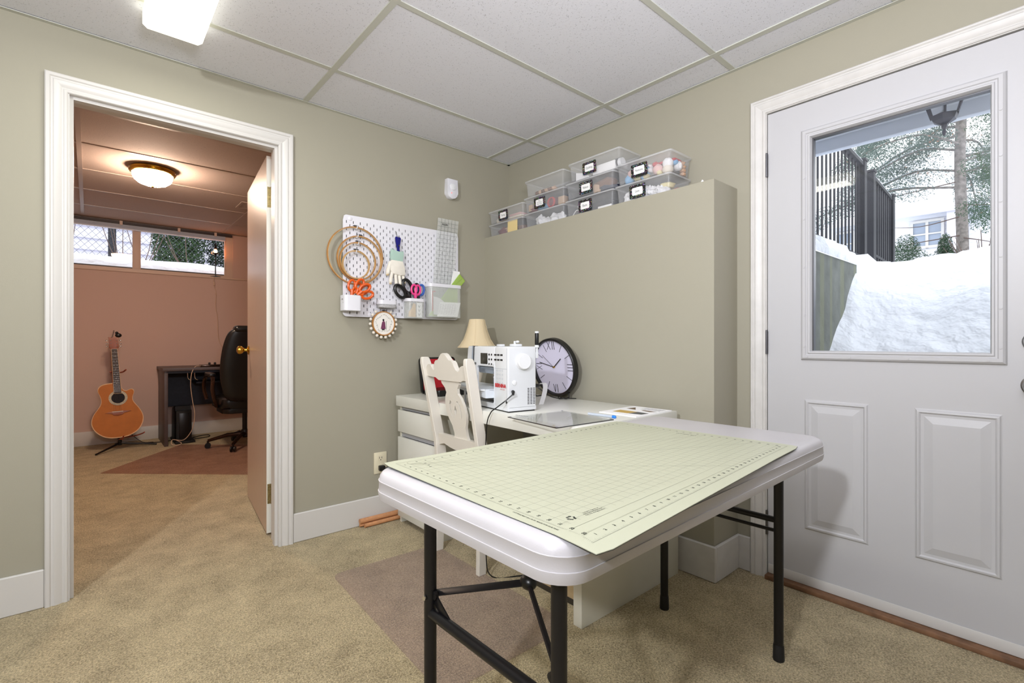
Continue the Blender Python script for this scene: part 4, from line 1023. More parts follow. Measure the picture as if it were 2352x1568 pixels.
# motion sensor
ms=thing('motion_sensor','white rounded motion sensor high on the left wall','sensor',(1.762,2.62,1.954))
sil=[(1.724,2.080),(1.800,2.080),(1.802,2.0)]+[(1.762+.040*math.cos(R(a)),1.995+.040*math.sin(R(a))) for a in range(0,-181,-10)]+[(1.722,2.0)]
b_=MB(); b_.prism(sil,'y',2.612,2.65,.0035); b_.build('housing','peg_white',ms)
b_=MB(); b_.lathe([(.022,0),(.020,.006),(.001,.010)],(0,0,0),20,Matrix.Translation((1.762,2.613,2.03))@Rx(90)); b_.build('lens','dial_white',ms)
b_=MB(); b_.cyl((1.752,2.6125,1.99),(1.752,2.6105,1.99),.0025,8); b_.build('indicator','led_red',ms)

# outlet + plug + dowels
ol=thing('wall_outlet','ivory double power outlet on the left wall','outlet',(1.28,2.65,.275))
b_=MB(); b_.box(1.240,1.318,2.643,2.65,.275,.397,.002); b_.build('cover_plate','ivory_plate',ol)
for zc in(.363,.309):
    b_=MB(); b_.prism(rrect(1.262,1.296,zc-.017,zc+.017,.012,4),'y',2.6405,2.645); rc_=b_.build('socket_face','ivory_plate',ol)
    b_=MB(); b_.box(1.271,1.2735,2.6395,2.642,zc-.002,zc+.009); b_.box(1.2845,1.287,2.6395,2.642,zc-.002,zc+.009); b_.cyl((1.279,2.6395,zc-.009),(1.279,2.642,zc-.009),.003,8); b_.build('slots','black_plastic',rc_)
pg=thing('plug','black mains plug in the lower outlet socket with its cord','plug',(1.279,2.62,.309))
b_=MB(); b_.box(1.262,1.296,2.612,2.640,.294,.324,.005); b_.build('body','black_plastic',pg)
b_=MB(); b_.tube(bez([(1.29,2.618,.309),(1.335,2.60,.302),(1.345,2.605,.24),(1.372,2.60,.15),(1.392,2.603,.06),(1.385,2.602,.047)],24),.004,8); b_.build('cable','black_plastic',pg)
for i,(y,z,r,x0,lab) in enumerate(((2.617,.034,.0145,1.142,'thicker upper wooden dowel by the baseboard'),(2.596,.0125,.0115,1.162,'thinner lower wooden dowel by the baseboard'))):
    tag(MB().cyl((x0,y,z if i else z),(1.46,y,z),r,16).build('wooden_dowel','wood_peach'),lab+' left of the desk','dowel')
tag(MB().cyl((1.142,2.617,.0125),(1.40,2.617,.0115),.0085,12).build('wooden_dowel','wood_peach'),'thin hidden wooden dowel under the thicker one by the baseboard','dowel')
tag(MB().cyl((1.385,2.578,.010),(1.47,2.576,.010),.008,12).build('marker_stick','yellow_green'),'short yellow green stick lying against the drawer base','stick')

# ------------------------------------------------------------------ storage bins on the ledge
LZ=1.745
def bin_(y0,y1,z0,h,label,contents,text=None,lines=None,lab_y=None):
    x0,x1=2.062,2.255; t=thing('storage_bin',label,'bin',((x0+x1)/2,(y0+y1)/2,z0),group='clear storage bins on the ledge')
    zt=z0+h-.016; ins=.012
    def lp(e,z,xf=0,r=.015): return [(x,y,z) for x,y in rrect(x0+e+xf,x1-e,y0+e,y1-e,max(.004,r-e*.3),3)]
    # shell
    b_=MB(); rows=[lp(ins+.006,z0+.0015),lp(ins,z0+.006),lp(.006,zt-.004),lp(.002,zt-.004),lp(.002,zt+.002),lp(.0065,zt+.002),lp(ins+.0015,z0+.0065),lp(ins+.008,z0+.003)]
    V=[];F=[];N=len(rows[0])
    for r_ in rows:V+=r_
    for i in range(len(rows)-1):
        for k in range(N):F.append((i*N+k,i*N+(k+1)%N,(i+1)*N+(k+1)%N,(i+1)*N+k))
    F.append(tuple(range(N))[::-1]); F.append(tuple(range((len(rows)-1)*N,len(rows)*N)))
    b_._add(V,F); b_.build('body','bin_clear',t)
    b_=MB(); rows=[lp(.0,zt+.0022),lp(-.002,zt+.004),lp(-.002,zt+.011),lp(.003,zt+.0145),lp(.010,zt+.0145),lp(.014,zt+.011),lp(.06,zt+.011)]
    V=[];F=[]
    for r_ in rows:V+=r_
    for i in range(len(rows)-1):
        for k in range(N):F.append((i*N+k,i*N+(k+1)%N,(i+1)*N+(k+1)%N,(i+1)*N+k))
    F.append(tuple(range((len(rows)-1)*N,len(rows)*N))); b_._add(V,F); b_.build('lid','bin_lid',t)
    yc=lab_y if lab_y else (y0+y1)/2+.02
    if text is not None:
        Ml=Matrix.Translation((x0+.0035,yc,z0+h*.46))@Matrix.Rotation(R(-4),4,'Y')@Rz(-90)@Rx(90)
        b_=MB(); b_.prism(rrect(-.047,.047,-.032,.032,.006,4),'z',-.0008,.0004,M=Ml); fr_=b_.build('label_frame','label_frame',t,smooth=False)
        b_=MB(); b_.prism(rrect(-.031,.031,-.0185,.0185,.006,4),'z',.0004,.001,M=Ml); b_.build('label_card','label_white',fr_,smooth=False)
        b_=MB(); ls=text.split('|')
        for i,s in enumerate(ls): b_.text(s,.017 if len(ls)==1 else .0095,Ml@Matrix.Translation((0,((len(ls)-1)/2-i)*.010,.0014))@Matrix.Scale(.8,4,(1,0,0)),.0)
        b_.build('label_writing','ink',fr_,smooth=False,norm=False)
    contents(t,x0+.02,x1-.02,y0+.025,y1-.025,z0+.006)
    return t
m=mat('label_frame',(20,18,18),.6); nt,b=nodes(m); gm=nt.nodes.new('ShaderNodeNewGeometry'); vo=nt.nodes.new('ShaderNodeTexVoronoi'); vo.inputs['Scale'].default_value=150
nt.links.new(gm.outputs['Position'],vo.inputs['Vector'])
lt=math_n(nt,'LESS_THAN',vo.outputs['Distance'],.34)
hs=nt.nodes.new('ShaderNodeHueSaturation'); hs.inputs['Saturation'].default_value=.9; hs.inputs['Value'].default_value=.6; nt.links.new(vo.outputs['Color'],hs.inputs['Color'])
mx=nt.nodes.new('ShaderNodeMix'); mx.data_type='RGBA'; mx.inputs['A'].default_value=(.008,.007,.007,1); nt.links.new(hs.outputs[0],mx.inputs['B']); nt.links.new(lt,mx.inputs['Factor']); nt.links.new(mx.outputs['Result'],b.inputs['Base Color'])
def lump(t,name,m_,c,s,seed=0,amp=.25,n=16):
    rr=random.Random(seed); b_=MB(); b_.ball((0,0,0),1,n)
    for v in b_.bm.verts:
        k=1+amp*(math.sin(5*v.co.x+seed)+math.sin(6*v.co.y+2*seed)+math.sin(7*v.co.z))*.35+rr.uniform(-amp,amp)*.3
        v.co=Vector((v.co.x*s[0]*k+c[0],v.co.y*s[1]*k+c[1],v.co.z*s[2]*k+c[2]))
    return b_.build(name,m_,t,ang=60)
def roll(t,m_,c,r,L_,ax='y',name='ribbon_roll'):
    c=Vector(c); d={'y':Vector((0,1,0)),'x':Vector((1,0,0)),'z':Vector((0,0,1))}[ax]
    MB().cyl(c-d*L_/2,c+d*L_/2,r,16).build(name,m_,t)
def fold(t,m_,x0,x1,y0,y1,z0,n,th=.007,name='folded_cloth',seed=1):
    rr=random.Random(seed)
    for k in range(n):
        a=rr.uniform(-.008,.008); MB().box(x0+rr.uniform(0,.01),x1-rr.uniform(0,.02),y0+a,y1+a,z0+k*th,z0+(k+1)*th-.001,.0025).build(name,m_,t)
def c_pat(t,x0,x1,y0,y1,z):
    fold(t,'cloth_cream',x0,x1,y0+.02,y1-.08,z,3); fold(t,'cloth_pink',x0+.004,x1,y0+.03,y1-.16,z+.022,2,name='folded_cloth',seed=3); lump(t,'bundle','cloth_cream',(x0+.03,y1-.06,z+.018),(.03,.045,.02),3)
def c_sticky(t,x0,x1,y0,y1,z):
    lump(t,'bundle','cloth_maroon',(x0+.035,y1-.09,z+.028),(.035,.05,.026),4); lump(t,'bundle','cloth_peach',(x0+.04,y1-.14,z+.035),(.03,.04,.02),5); lump(t,'bundle','cloth_brown',(x0+.05,y0+.04,z+.025),(.045,.04,.022),6)
    MB().box(2.0655,2.067,y0+.03,y0+.125,z-.002,z+.072).build('sticky_note','sticky_yellow',t,smooth=False)
def c_top2(t,x0,x1,y0,y1,z):
    for k in range(6): lump(t,'bundle','cloth_peach' if k%2 else 'cloth_brown',(x0+.03,y1-.05-.028*k,z+.016),(.024,.016,.014),k+9)
def c_fancy(t,x0,x1,y0,y1,z):
    lump(t,'bundle','cloth_maroon',(x0+.03,y1-.03,z+.018),(.03,.035,.016),2); MB().obox((x0+.015,y1-.012,z+.03),(.02,.03,.04),bev=.002).build('thread_box','cloth_tan',t)
    lump(t,'bundle','cloth_blue',(x0+.035,y1-.10,z+.022),(.032,.05,.02),7)
    for k in range(4):
        b_=MB(); b_.tube([(x0+.02,y0+.11+.026*math.cos(a)+k*.004,z+.034+.028*math.sin(a)) for a in [2*PI*i/18 for i in range(18)]],.0022,6,closed=True,); b_.build('wire_coil','cloth_red',t)
    roll(t,'cloth_maroon',(x0+.05,y0+.12,z+.034),.032,.05,name='thread_spool'); MB().obox((x0+.04,y0+.035,z+.028),(.04,.05,.05),bev=.004).build('box','cloth_tan',t); lump(t,'bundle','cloth_navy',(x0+.08,y0+.03,z+.035),(.045,.03,.035),8)
def c_fluff(t,x0,x1,y0,y1,z):
    rr=random.Random(4)
    for k in range(9): lump(t,'batting','cloth_white',(x0+rr.uniform(.025,.07),y0+.04+.026*k,z+.022+rr.uniform(0,.02)),(.03,.028,.026),k+20,.45)
def c_quilt(t,x0,x1,y0,y1,z):
    MB().box(x0,x1-.04,y0+.02,y0+.17,z,z+.048,.004).build('interfacing_roll','paper',t)
    b_=MB(); b_.prism([(y1-.02,z),(y1-.02,z+.045),(y1-.07,z+.032),(y1-.10,z+.018),(y1-.12,z)],'x',x0,x1-.05); b_.build('folded_batting','cloth_white',t,smooth=False)
    roll(t,'steel_dark',(x0+.03,y0+.02,z+.034),.026,.014,name='tin_rim'); roll(t,'dial_white',(x0+.03,y0+.0,z+.034),.023,.02,name='tin')
def c_ribbon(t,x0,x1,y0,y1,z):
    lump(t,'bundle','cloth_brown',(x0+.04,y0+.06,z+.045),(.04,.065,.032),5); lump(t,'bundle','cloth_tan',(x0+.02,y0+.115,z+.03),(.018,.03,.03),6); lump(t,'bundle','cloth_navy',(x0+.035,y0+.05,z+.018),(.036,.06,.018),7); lump(t,'bundle','cloth_black',(x0+.05,y1-.12,z+.012),(.045,.12,.012),8)
def c_elastic(t,x0,x1,y0,y1,z):
    lump(t,'bundle','cloth_black',(x0+.05,y0+.10,z+.03),(.05,.12,.032),5); MB().box(x0-.004,x0+.002,y0,y0+.09,z,z+.016,.001).build('elastic_strip','paper',t); 
    b_=MB(); b_.tube(bez([(x0,y1-.02,z+.004),(x0,y1-.05,z+.03),(x0,y1-.08,z+.02),(x0,y1-.06,z+.05),(x0,y1-.10,z+.03)],16),.0025,6); b_.build('elastic_cord','paper',t)
    roll(t,'paper',(x0+.03,y1-.07,z+.022),.02,.012,name='elastic_roll')
def c_lace(t,x0,x1,y0,y1,z):
    rr=random.Random(9)
    for k in range(6): lump(t,'lace','cloth_white',(x0+.025,y1-.03-.022*k,z+.026+rr.uniform(-.005,.012)),(.026,.02,.026),k+40,.5)
    for k in range(6): lump(t,'lace','cloth_white',(x0+.025,y0+.03+.02*k,z+.018+k*.005),(.026,.018,.02),k+50,.5)
    lump(t,'lace','cloth_yellow',(x0+.06,y0+.04,z+.052),(.03,.035,.018),6); lump(t,'lace','cloth_red',(x1-.06,y0+.0,z+.022),(.03,.012,.018),6)
def c_notion(t,x0,x1,y0,y1,z):
    rr=random.Random(3)
    items=[('cloth_blue',y1-.03,.018,.026),('cloth_pink',y1-.05,.045,.024),('cloth_yellow',y1-.085,.026,.028),('cloth_red',y1-.07,.065,.018),('cloth_white',y1-.12,.04,.024),('cloth_yellow',y1-.13,.012,.018),('cloth_blue',y0+.135,.04,.022),('cloth_blue',y0+.15,.010,.016),('cloth_white',y0+.112,.035,.013),('cloth_white',y0+.110,.055,.009),('cloth_pink',y0+.075,.030,.026),('cloth_red',y0+.085,.056,.014),('cloth_white',y0+.02,.046,.026),('cloth_cream',y0+.02,.016,.026),('cloth_yellow',y0+.06,.008,.014)]
    for k,(mm,y,dz,r) in enumerate(items): lump(t,'pompom' ,mm,(x0+.028,y,z+dz+.004),(.026,r,r),k+60,.12,14)
    MB().box(x0+.04,x0+.10,y0-.01,y0+.12,z+.062,z+.074,.002).build('red_packet','cloth_red',t)
    for k in range(4): lump(t,'bundle','cloth_peach',(x1-.03-.002*k,y0-.004,z+.012+.017*k),(.016,.014,.010),k+80)
    lump(t,'pompom','cloth_white',(x0+.085,y0+.0,z+.045),(.026,.02,.024),90,.1); lump(t,'pompom','cloth_blue',(x0+.06,y0-.0,z+.058),(.018,.014,.014),91,.1)
HB=.0975
bin_(2.278,2.628,LZ,.088,'clear bin with yellow note, bottom of the stack nearest the corner',c_sticky)
bin_(2.275,2.63,LZ+.088,.090,'clear bin with small framed label, top of the stack nearest the corner',c_pat,'Tatting',lab_y=2.475)
bin_(1.925,2.268,LZ,.094,'clear bin of white fluff at the bottom of the second stack',c_fluff)
bin_(1.925,2.272,LZ+.094,.098,'clear bin with three line label in the middle of the second stack',c_fancy,'Fancy|Yarn Thread|Floss Thread',lab_y=2.13)
bin_(1.930,2.262,LZ+.192,.104,'nearly empty unlabelled clear bin on top of the second stack',c_top2)
bin_(1.575,1.920,LZ,.098,'clear bin labelled Elastic at the bottom of the third stack',c_elastic,'Elastic',lab_y=1.77)
bin_(1.575,1.918,LZ+.098,.098,'clear bin labelled Ribbon in the middle of the third stack',c_ribbon,'Ribbon',lab_y=1.765)
bin_(1.535,1.895,LZ+.196,.108,'clear bin labelled Quilting on top of the third stack',c_quilt,'Quilting',lab_y=1.74)
bin_(1.245,1.567,LZ,.098,'clear bin labelled Lace under the Notions bin',c_lace,'Lace',lab_y=1.43)
bin_(1.242,1.562,LZ+.098,.108,'clear bin labelled Notions full of coloured pompoms',c_notion,'Notions',lab_y=1.42)
tag(MB().prism([(1.075,1.746),(1.09,1.746),(1.083,1.757)],'x',2.052,2.062,.001).build('paper_scrap','paper'),'tiny white scrap on the bare end of the ledge','scrap')

# ------------------------------------------------------------------ BACK ROOM THINGS
dl=thing('ceiling_light','dome ceiling light with brass rim in the back room','light',(.35,4.40,2.16))
b_=MB(); b_.lathe([(.08,CZ),(.132,CZ),(.139,CZ-.008),(.132,CZ-.018),(.142,CZ-.026),(.136,CZ-.036),(.124,CZ-.040),(.10,CZ-.03)],(.35,4.40,0),48); b_.build('brass_rim','brass',dl)
b_=MB(); b_.lathe([(.122,CZ-.034),(.121,CZ-.055),(.110,CZ-.082),(.085,CZ-.104),(.045,CZ-.118),(.001,CZ-.122)],(.35,4.40,0),40); b_.build('glass_bowl','bowl_glass',dl)
b_=MB(); b_.ball((.35,4.40,CZ-.125),.009,12); b_.build('finial','brass',dl)
vt=thing('ceiling_vent','square metal vent in the back room ceiling by the door top','vent',(1.12,5.0,CZ-.004))
b_=MB(); b_.ringprism([(1.03,4.88),(1.19,4.88),(1.19,5.12),(1.03,5.12)],[(1.05,4.90),(1.17,4.90),(1.17,5.10),(1.05,5.10)],'z',CZ-.008,CZ); b_.build('frame','tile_grid_lamplit',vt,smooth=False)
for k in range(6): MB().box(1.05,1.17,4.912+.033*k,4.93+.033*k,CZ-.006,CZ-.003).build('louvre','tile_grid_lamplit',vt,smooth=False)

# guitar -- built in local coordinates facing -y, then tilted back
gt=thing('acoustic_guitar','orange acoustic guitar with cutaway body on a stand','guitar',(.205,6.04,.112),rot=(R(-11),R(-1.5),0))
def G(b,n,m,p=gt,**k): return b.build(n,m,p,local=True,**k)
ol_=[(.018,.000),(-.05,.005),(-.11,.028),(-.160,.075),(-.187,.130),(-.190,.185),(-.172,.240),(-.140,.290),(-.118,.330),(-.112,.372),(-.122,.420),(-.135,.455),(-.132,.490),(-.108,.517),(-.060,.530),(-.010,.533),(.024,.528),(.045,.490),(.062,.462),(.085,.452),(.110,.462),(.130,.466),(.146,.452),(.146,.425),(.136,.395),(.134,.360),(.148,.325),(.178,.280),(.205,.225),(.214,.175),(.205,.120),(.175,.065),(.130,.028),(.075,.006)]
ol_=[(p.x,p.y) for p in bez([(a,c_,0) for a,c_ in ol_]+[(ol_[0][0],ol_[0][1],0)],34*3)][:-1]
ol_=[(x*.97,z) for x,z in ol_]
b_=MB(); b_.prism(ol_,'y',0,.006); G(b_,'soundboard','guitar_top',ang=30)
sc_i=lambda k:[(x*k+.0*(1-k),(z-.26)*k+.26) for x,z in ol_]
b_=MB(); b_.ringprism(sc_i(1.006),sc_i(.975),'y',-.0012,.004); G(b_,'binding','guitar_binding',ang=30)
b_=MB(); V=[];n=len(ol_)
for k,y in((1,.006),(.99,.04),(.93,.085),(.78,.12),(.5,.135)): V+=[(x,y,z) for x,z in sc_i(k)]
b_._add(V,[(i*n+a,i*n+(a+1)%n,(i+1)*n+(a+1)%n,(i+1)*n+a) for i in range(4) for a in range(n)]+[tuple(range(4*n,5*n))]); G(b_,'bowl_back','guitar_back')
nx=lambda z:.012-(z-.35)*.012
b_=MB(); b_.lathe([(.052,.0),(.072,.0),(.072,.003),(.052,.003),(.052,0)],(0,0,0),48,Matrix.Translation((.018,-.0005,.385))@Rx(90)); G(b_,'rosette','pearl')
b_=MB(); b_.lathe([(.001,0),(.053,0),(.053,.0018),(.001,.0018)],(0,0,0),40,Matrix.Translation((.018,-.0005,.385))@Rx(90)); G(b_,'sound_hole','cloth_black')
b_=MB(); b_.prism([(-.012,.425),(.044,.425),(.026,.868),(-.018,.868)],'y',-.012,-.004); fb=G(b_,'fretboard','fretboard',smooth=False)
b_=MB()
for k in range(20):
    z=.868-.44*(1-2**(-k/12))/(1-2**(-20/12))*.98
    hw=.022+(.868-z)*.013; b_.box(nx(z)-hw,nx(z)+hw,-.0132,-.012,z-.0007,z+.0006)
G(b_,'frets','nickel',fb,smooth=False)
b_=MB()
for z,q in((.845,0),(.795,1),(.748,2),(.706,2),(.668,0),(.618,2),(.576,0),(.551,1),(.529,0)):
    for o in((0,) if q==0 else (-.006,.006) if q==1 else (-.012,.012)): b_.box(nx(z)+o-.0025,nx(z)+o+.0025,-.0128,-.0118,z-.0025,z+.0025)
G(b_,'inlay_dots','linen',fb,smooth=False)
b_=MB(); b_.prism([(-.020,.50),(.038,.50),(.028,.87),(-.020,.87)],'y',-.004,.016,.002); G(b_,'neck','guitar_neck_wood')
b_=MB(); b_.ringprism([(-.0145,.425),(.0465,.425),(.0285,.870),(-.0205,.870)],[(-.012,.427),(.044,.427),(.026,.868),(-.018,.868)],'y',-.0122,-.004); G(b_,'neck_binding','guitar_binding',fb,smooth=False)
b_=MB(); b_.prism([(-.020,.868),(.028,.868),(.040,.885),(.036,.965),(.046,.99),(.020,.985),(.003,.995),(-.020,.985),(-.040,.99),(-.034,.965),(-.037,.885)],'y',-.008,.008,.002,M=Rx(-8)@Matrix.Translation((0,.12,0)) if False else None); G(b_,'headstock','guitar_neck_wood')
for s in(-1,1):
    for k in range(3):
        z=.895+.030*k; b_=MB(); b_.cyl((s*.022+.002,-.014,z),(s*.022+.002,0,z),.004,8); b_.cyl((s*.030,0,z),(s*.050,0,z),.0025,6); b_.ball((s*.055,0,z),.008,8,(1,.6,1)); G(b_,'tuning_peg','chrome')
b_=MB(); b_.prism([(-.085,.245),(-.03,.238),(-.025,.222),(.01,.212),(.05,.222),(.055,.238),(.115,.25),(.055,.258),(-.03,.258)],'y',-.006,.0,.001); G(b_,'bridge','guitar_neck_wood')
b_=MB(); b_.box(-.03,.052,-.011,-.005,.249,.254); G(b_,'saddle','linen',smooth=False)
b_=MB()
for k in range(6):
    x0=-.018+.011*k; x1=-.013+.0068*k; b_.tube([(x0+.0,-.010,.252),(x1,-.0155,.870)],.0006,3)
G(b_,'strings','nickel',smooth=False)
cp=thing('guitar_capo','silver clip and black tuner clamped on the guitar headstock','capo',(.205,6.22,1.10))
Mg=gt.matrix_basis
b_=MB(); b_.tube([Mg@Vector((-.012,-.010,.985)),Mg@Vector((.0,-.014,1.03)),Mg@Vector((.006,-.012,1.055))],[.006,.007,.006],10); b_.build('barrel','chrome',cp)
b_=MB(); b_.ball(tuple(Mg@Vector((.040,-.008,1.005))),.022,12,(1.2,.6,1)); b_.ball(tuple(Mg@Vector((.028,-.008,1.03))),.014,10); b_.build('tuner','black_plastic',cp)
gs=thing('guitar_stand','black tripod guitar stand with orange padded arms','stand',(.215,6.10,0))
b_=MB(); b_.tube([(.225,6.08,.055),(.213,6.14,.12),(.20,6.27,.72)],.010,10); b_.build('pole','black_metal',gs)
for p in((.045,5.84,.010),(.515,6.06,.010),(.20,6.33,.010)):
    b_=MB(); b_.tube([(.225,6.08,.058),((.225*.8+p[0]*.2),(6.08*.8+p[1]*.2),.045),p],[.010,.010,.008],8); b_.build('leg','black_metal',gs)
b_=MB(); b_.cyl((.225,6.08,.035),(.225,6.08,.085),.017,12); b_.build('hub','black_plastic',gs)
b_=MB(); b_.tube(bez([(.215,6.12,.085),(.225,6.03,.098),(.240,5.99,.105),(.250,5.98,.135)],10),.006,8); b_.tube(bez([(.22,6.12,.10),(.33,6.10,.105),(.395,6.05,.13),(.41,5.99,.15)],10),.006,8); b_.build('cradle_arm','stand_orange',gs)
b_=MB(); b_.tube(bez([(.155,6.15,.745),(.16,6.22,.735),(.20,6.25,.73),(.25,6.22,.735),(.275,6.17,.76)],14),.007,8); b_.build('neck_yoke','stand_orange',gs)
# desk in back room
d3=thing('desk','dark slate desk in the back room by the guitar','desk',(1.25,6.15,0))
MB().box(.545,1.95,5.865,6.445,.745,.775,.002).build('desktop','desk2_wood',d3)
MB().box(.560,.590,5.885,6.44,0,.745,.001).build('side_panel','desk2_wood',d3)
MB().box(1.90,1.93,5.885,6.44,0,.745,.001).build('side_panel','desk2_wood',d3)
MB().box(.590,1.90,6.38,6.40,.34,.745).build('modesty_panel','desk2_dark',d3,smooth=False)
MB().box(.85,1.88,6.05,6.36,.60,.615).build('keyboard_tray','desk2_dark',d3,smooth=False)
MB().box(.59,1.90,5.90,5.915,.72,.745).build('front_rail','desk2_dark',d3,smooth=False)
b_=MB()
for x in(.76,.82): b_.tube(bez([(x,5.93,.745),(x,5.93,.68),(x+.01,5.93,.655),(x+.03,5.93,.645)],8),.005,6)
tag(b_.build('headphone_hook','chrome'),'pair of chrome hooks hanging under the dark desktop','hook')
tw=thing('computer_tower','black tower on the floor under the dark desk','computer',(.74,6.06,0))
b_=MB(); b_.prism([(5.97,.02),(5.97,.33),(6.02,.335),(6.02,.375),(6.10,.378),(6.28,.34),(6.33,.02)],'x',.665,.80,.004); b_.build('case','black_plastic',tw)
MB().box(.655,.83,5.95,6.35,0,.022,.006).build('base','black_rubber',tw)
MB().box(.690,.775,5.962,5.972,.05,.31,.003).build('front_panel','leather_black',tw)
# gadgets
ga=thing('audio_interface','small bronze gadget with knobs on the dark desktop','gadget',(.98,5.93,.775))
MB().box(.87,1.15,5.885,6.02,.775,.800,.004).build('body','bronze_gloss',ga)
for x in(.95,1.00,1.06): 
    b_=MB(); b_.lathe([(.010,.800),(.012,.812),(.008,.822),(.001,.823)],(x,5.93,0),12); b_.build('knob','black_plastic',ga)
b_=MB(); b_.tube(bez([(.872,5.92,.787),(.82,5.88,.785),(.785,5.862,.72),(.775,5.86,.60),(.79,5.86,.45),(.81,5.86,.30),(.79,5.87,.15),(.72,5.88,.05),(.63,5.90,.06),(.62,5.87,.02),(.665,5.86,.006),(.70,5.88,.02),(.66,5.92,.05)],60),.0035,6)
tag(b_.build('white_cable','cable_cream'),'cream cable drooping from the dark desktop to the floor','cable')
b_=MB(); b_.tube(bez([(.38,6.25,.006),(.45,6.20,.006),(.52,6.18,.006),(.60,6.17,.006),(.66,6.12,.02),(.64,6.00,.04),(.70,6.00,.02)],30),.004,6)
b_.tube(bez([(.30,6.2,.13),(.36,6.24,.06),(.42,6.24,.01),(.5,6.22,.006)],12),.003,6)
tag(b_.build('black_cable','black_rubber'),'black cable running along the carpet behind the guitar stand','cable')
b_=MB(); b_.tube(bez([(.83,6.2,.006),(.92,6.30,.006),(1.0,6.30,.006),(.98,6.18,.006),(.84,6.10,.01)],20),.004,6)
tag(b_.build('black_cable','black_rubber'),'black cable looping beside the computer tower','cable')
# office chair
oc=thing('office_chair','black leather office chair half hidden by the open door','chair',(1.18,5.46,0))
cx,cy=1.18,5.46
b_=MB(); b_.cyl((cx,cy,.09),(cx,cy,.36),.022,14); b_.lathe([(.045,.085),(.05,.10),(.035,.14),(.03,.16)],(cx,cy,0),18); b_.build('gas_column','black_metal',oc)
for k in range(5):
    a=R(168+72*k); ex,ey=cx+.315*math.cos(a),cy+.315*math.sin(a)
    b_=MB(); b_.tube([(cx,cy,.12),(cx+.15*math.cos(a),cy+.15*math.sin(a),.115),(ex,ey,.075)],[.024,.020,.014],8); ar=b_.build('base_arm','bronze_gloss',oc)
    b_=MB(); b_.cyl((ex-.022*math.sin(a)*1,ey+.022*math.cos(a),.028),(ex-.008*math.sin(a),ey+.008*math.cos(a),.028),.026,16); b_.cyl((ex+.022*math.sin(a),ey-.022*math.cos(a),.028),(ex+.008*math.sin(a),ey-.008*math.cos(a),.028),.026,16); b_.cyl((ex,ey,.03),(ex,ey,.075),.009,10); b_.build('caster','black_plastic',ar)
b_=MB(); b_.prism([(p[0],p[1]) for p in rrect(cx-.25,cx+.25,cy-.22,cy+.27,.08,6)],'z',.40,.50,.03); b_.build('seat','leather_black',oc)
b_=MB(); b_.prism([(p[0],p[1]) for p in rrect(cx-.22,cx+.22,cy-.20,cy+.22,.07,6)],'z',.35,.40,.01); b_.build('seat_pan','black_plastic',oc)
# backrest: curved slab of the photo's outline
b_=MB(); prof_b=[(.46,.21),(.55,.245),(.70,.275),(.85,.275),(1.0,.255),(1.10,.225),(1.15,.19),(1.17,.12)]
V=[];n=12
for (z,hw) in prof_b:
    yb=cy-.24-.10*(z-.46)
    for k in range(n):
        t=2*PI*k/n; ex_=abs(math.cos(t))**.6*(1 if math.cos(t)>0 else -1); ey_=abs(math.sin(t))**.8*(1 if math.sin(t)>0 else -1)
        V.append((cx+hw*ex_,yb+.05*ey_,z))
F=[(i*n+k,i*n+(k+1)%n,(i+1)*n+(k+1)%n,(i+1)*n+k) for i in range(len(prof_b)-1) for k in range(n)]+[tuple(range(n))[::-1],tuple(range((len(prof_b)-1)*n,len(prof_b)*n))]
b_._add(V,F); br=b_.build('backrest','leather_black',oc,ang=50); md=br.modifiers.new('s','SUBSURF'); md.levels=2; md.render_levels=2
b_=MB(); b_.box(cx-.16,cx+.16,cy-.36,cy-.24,1.12,1.19,.03,3); b_.build('headrest','leather_black',oc)
for s in(-1,1):
    b_=MB(); x=cx+s*.30
    b_.tube(bez([(x,cy+.18,.47),(x+s*.02,cy+.20,.58),(x+s*.015,cy+.14,.69),(x,cy+.0,.71),(x,cy-.14,.69),(x+s*.01,cy-.19,.58),(x-s*.02,cy-.18,.44),(x-s*.06,cy,.42)],28),.017,10); b_.build('armrest','bronze_gloss',oc)
    b_=MB(); b_.box(x-.028,x+.028,cy-.13,cy+.14,.705,.74,.012); b_.build('arm_pad','leather_black',oc)
# sill lamp
sl_=thing('sill_lamp','tiny dark lamp with glowing bulb on the back room window sill','lamp',(1.10,6.49,1.782))
b_=MB(); b_.lathe([(.055,1.782),(.055,1.787),(.020,1.794),(.006,1.80),(.005,2.03),(.012,2.035),(.001,2.036)],(1.10,6.492,0),20); b_.build('stem','black_metal',sl_)
b_=MB(); b_.lathe([(.006,2.036),(.030,2.048),(.033,2.058),(.028,2.056),(.004,2.044)],(1.10,6.492,0),20); b_.build('dish','bronze_gloss',sl_)
b_=MB(); b_.ball((1.10,6.492,2.080),.020,14); b_.build('bulb','bulb_glow',sl_)
b_=MB(); b_.lathe([(.018,2.105),(.012,2.13),(.001,2.175)],(1.10,6.492,0),14); b_.build('cap','black_metal',sl_)
b_=MB(); b_.tube(bez([(1.09,6.455,1.80),(1.075,6.445,1.75),(1.085,6.452,1.66),(1.10,6.452,1.60),(1.095,6.452,1.45),(1.115,6.452,1.3),(1.12,6.452,1.1),(1.15,6.452,1.0),(1.22,6.45,.90),(1.30,6.44,.79)],50),.0028,6)
b_.box(1.072,1.088,6.442,6.455,1.68,1.72,.003); b_.box(1.092,1.104,6.445,6.455,1.57,1.60,.003)
tag(b_.build('lamp_cord','cable_cream'),'cream lamp cord hanging down the back room wall from the sill','cord')

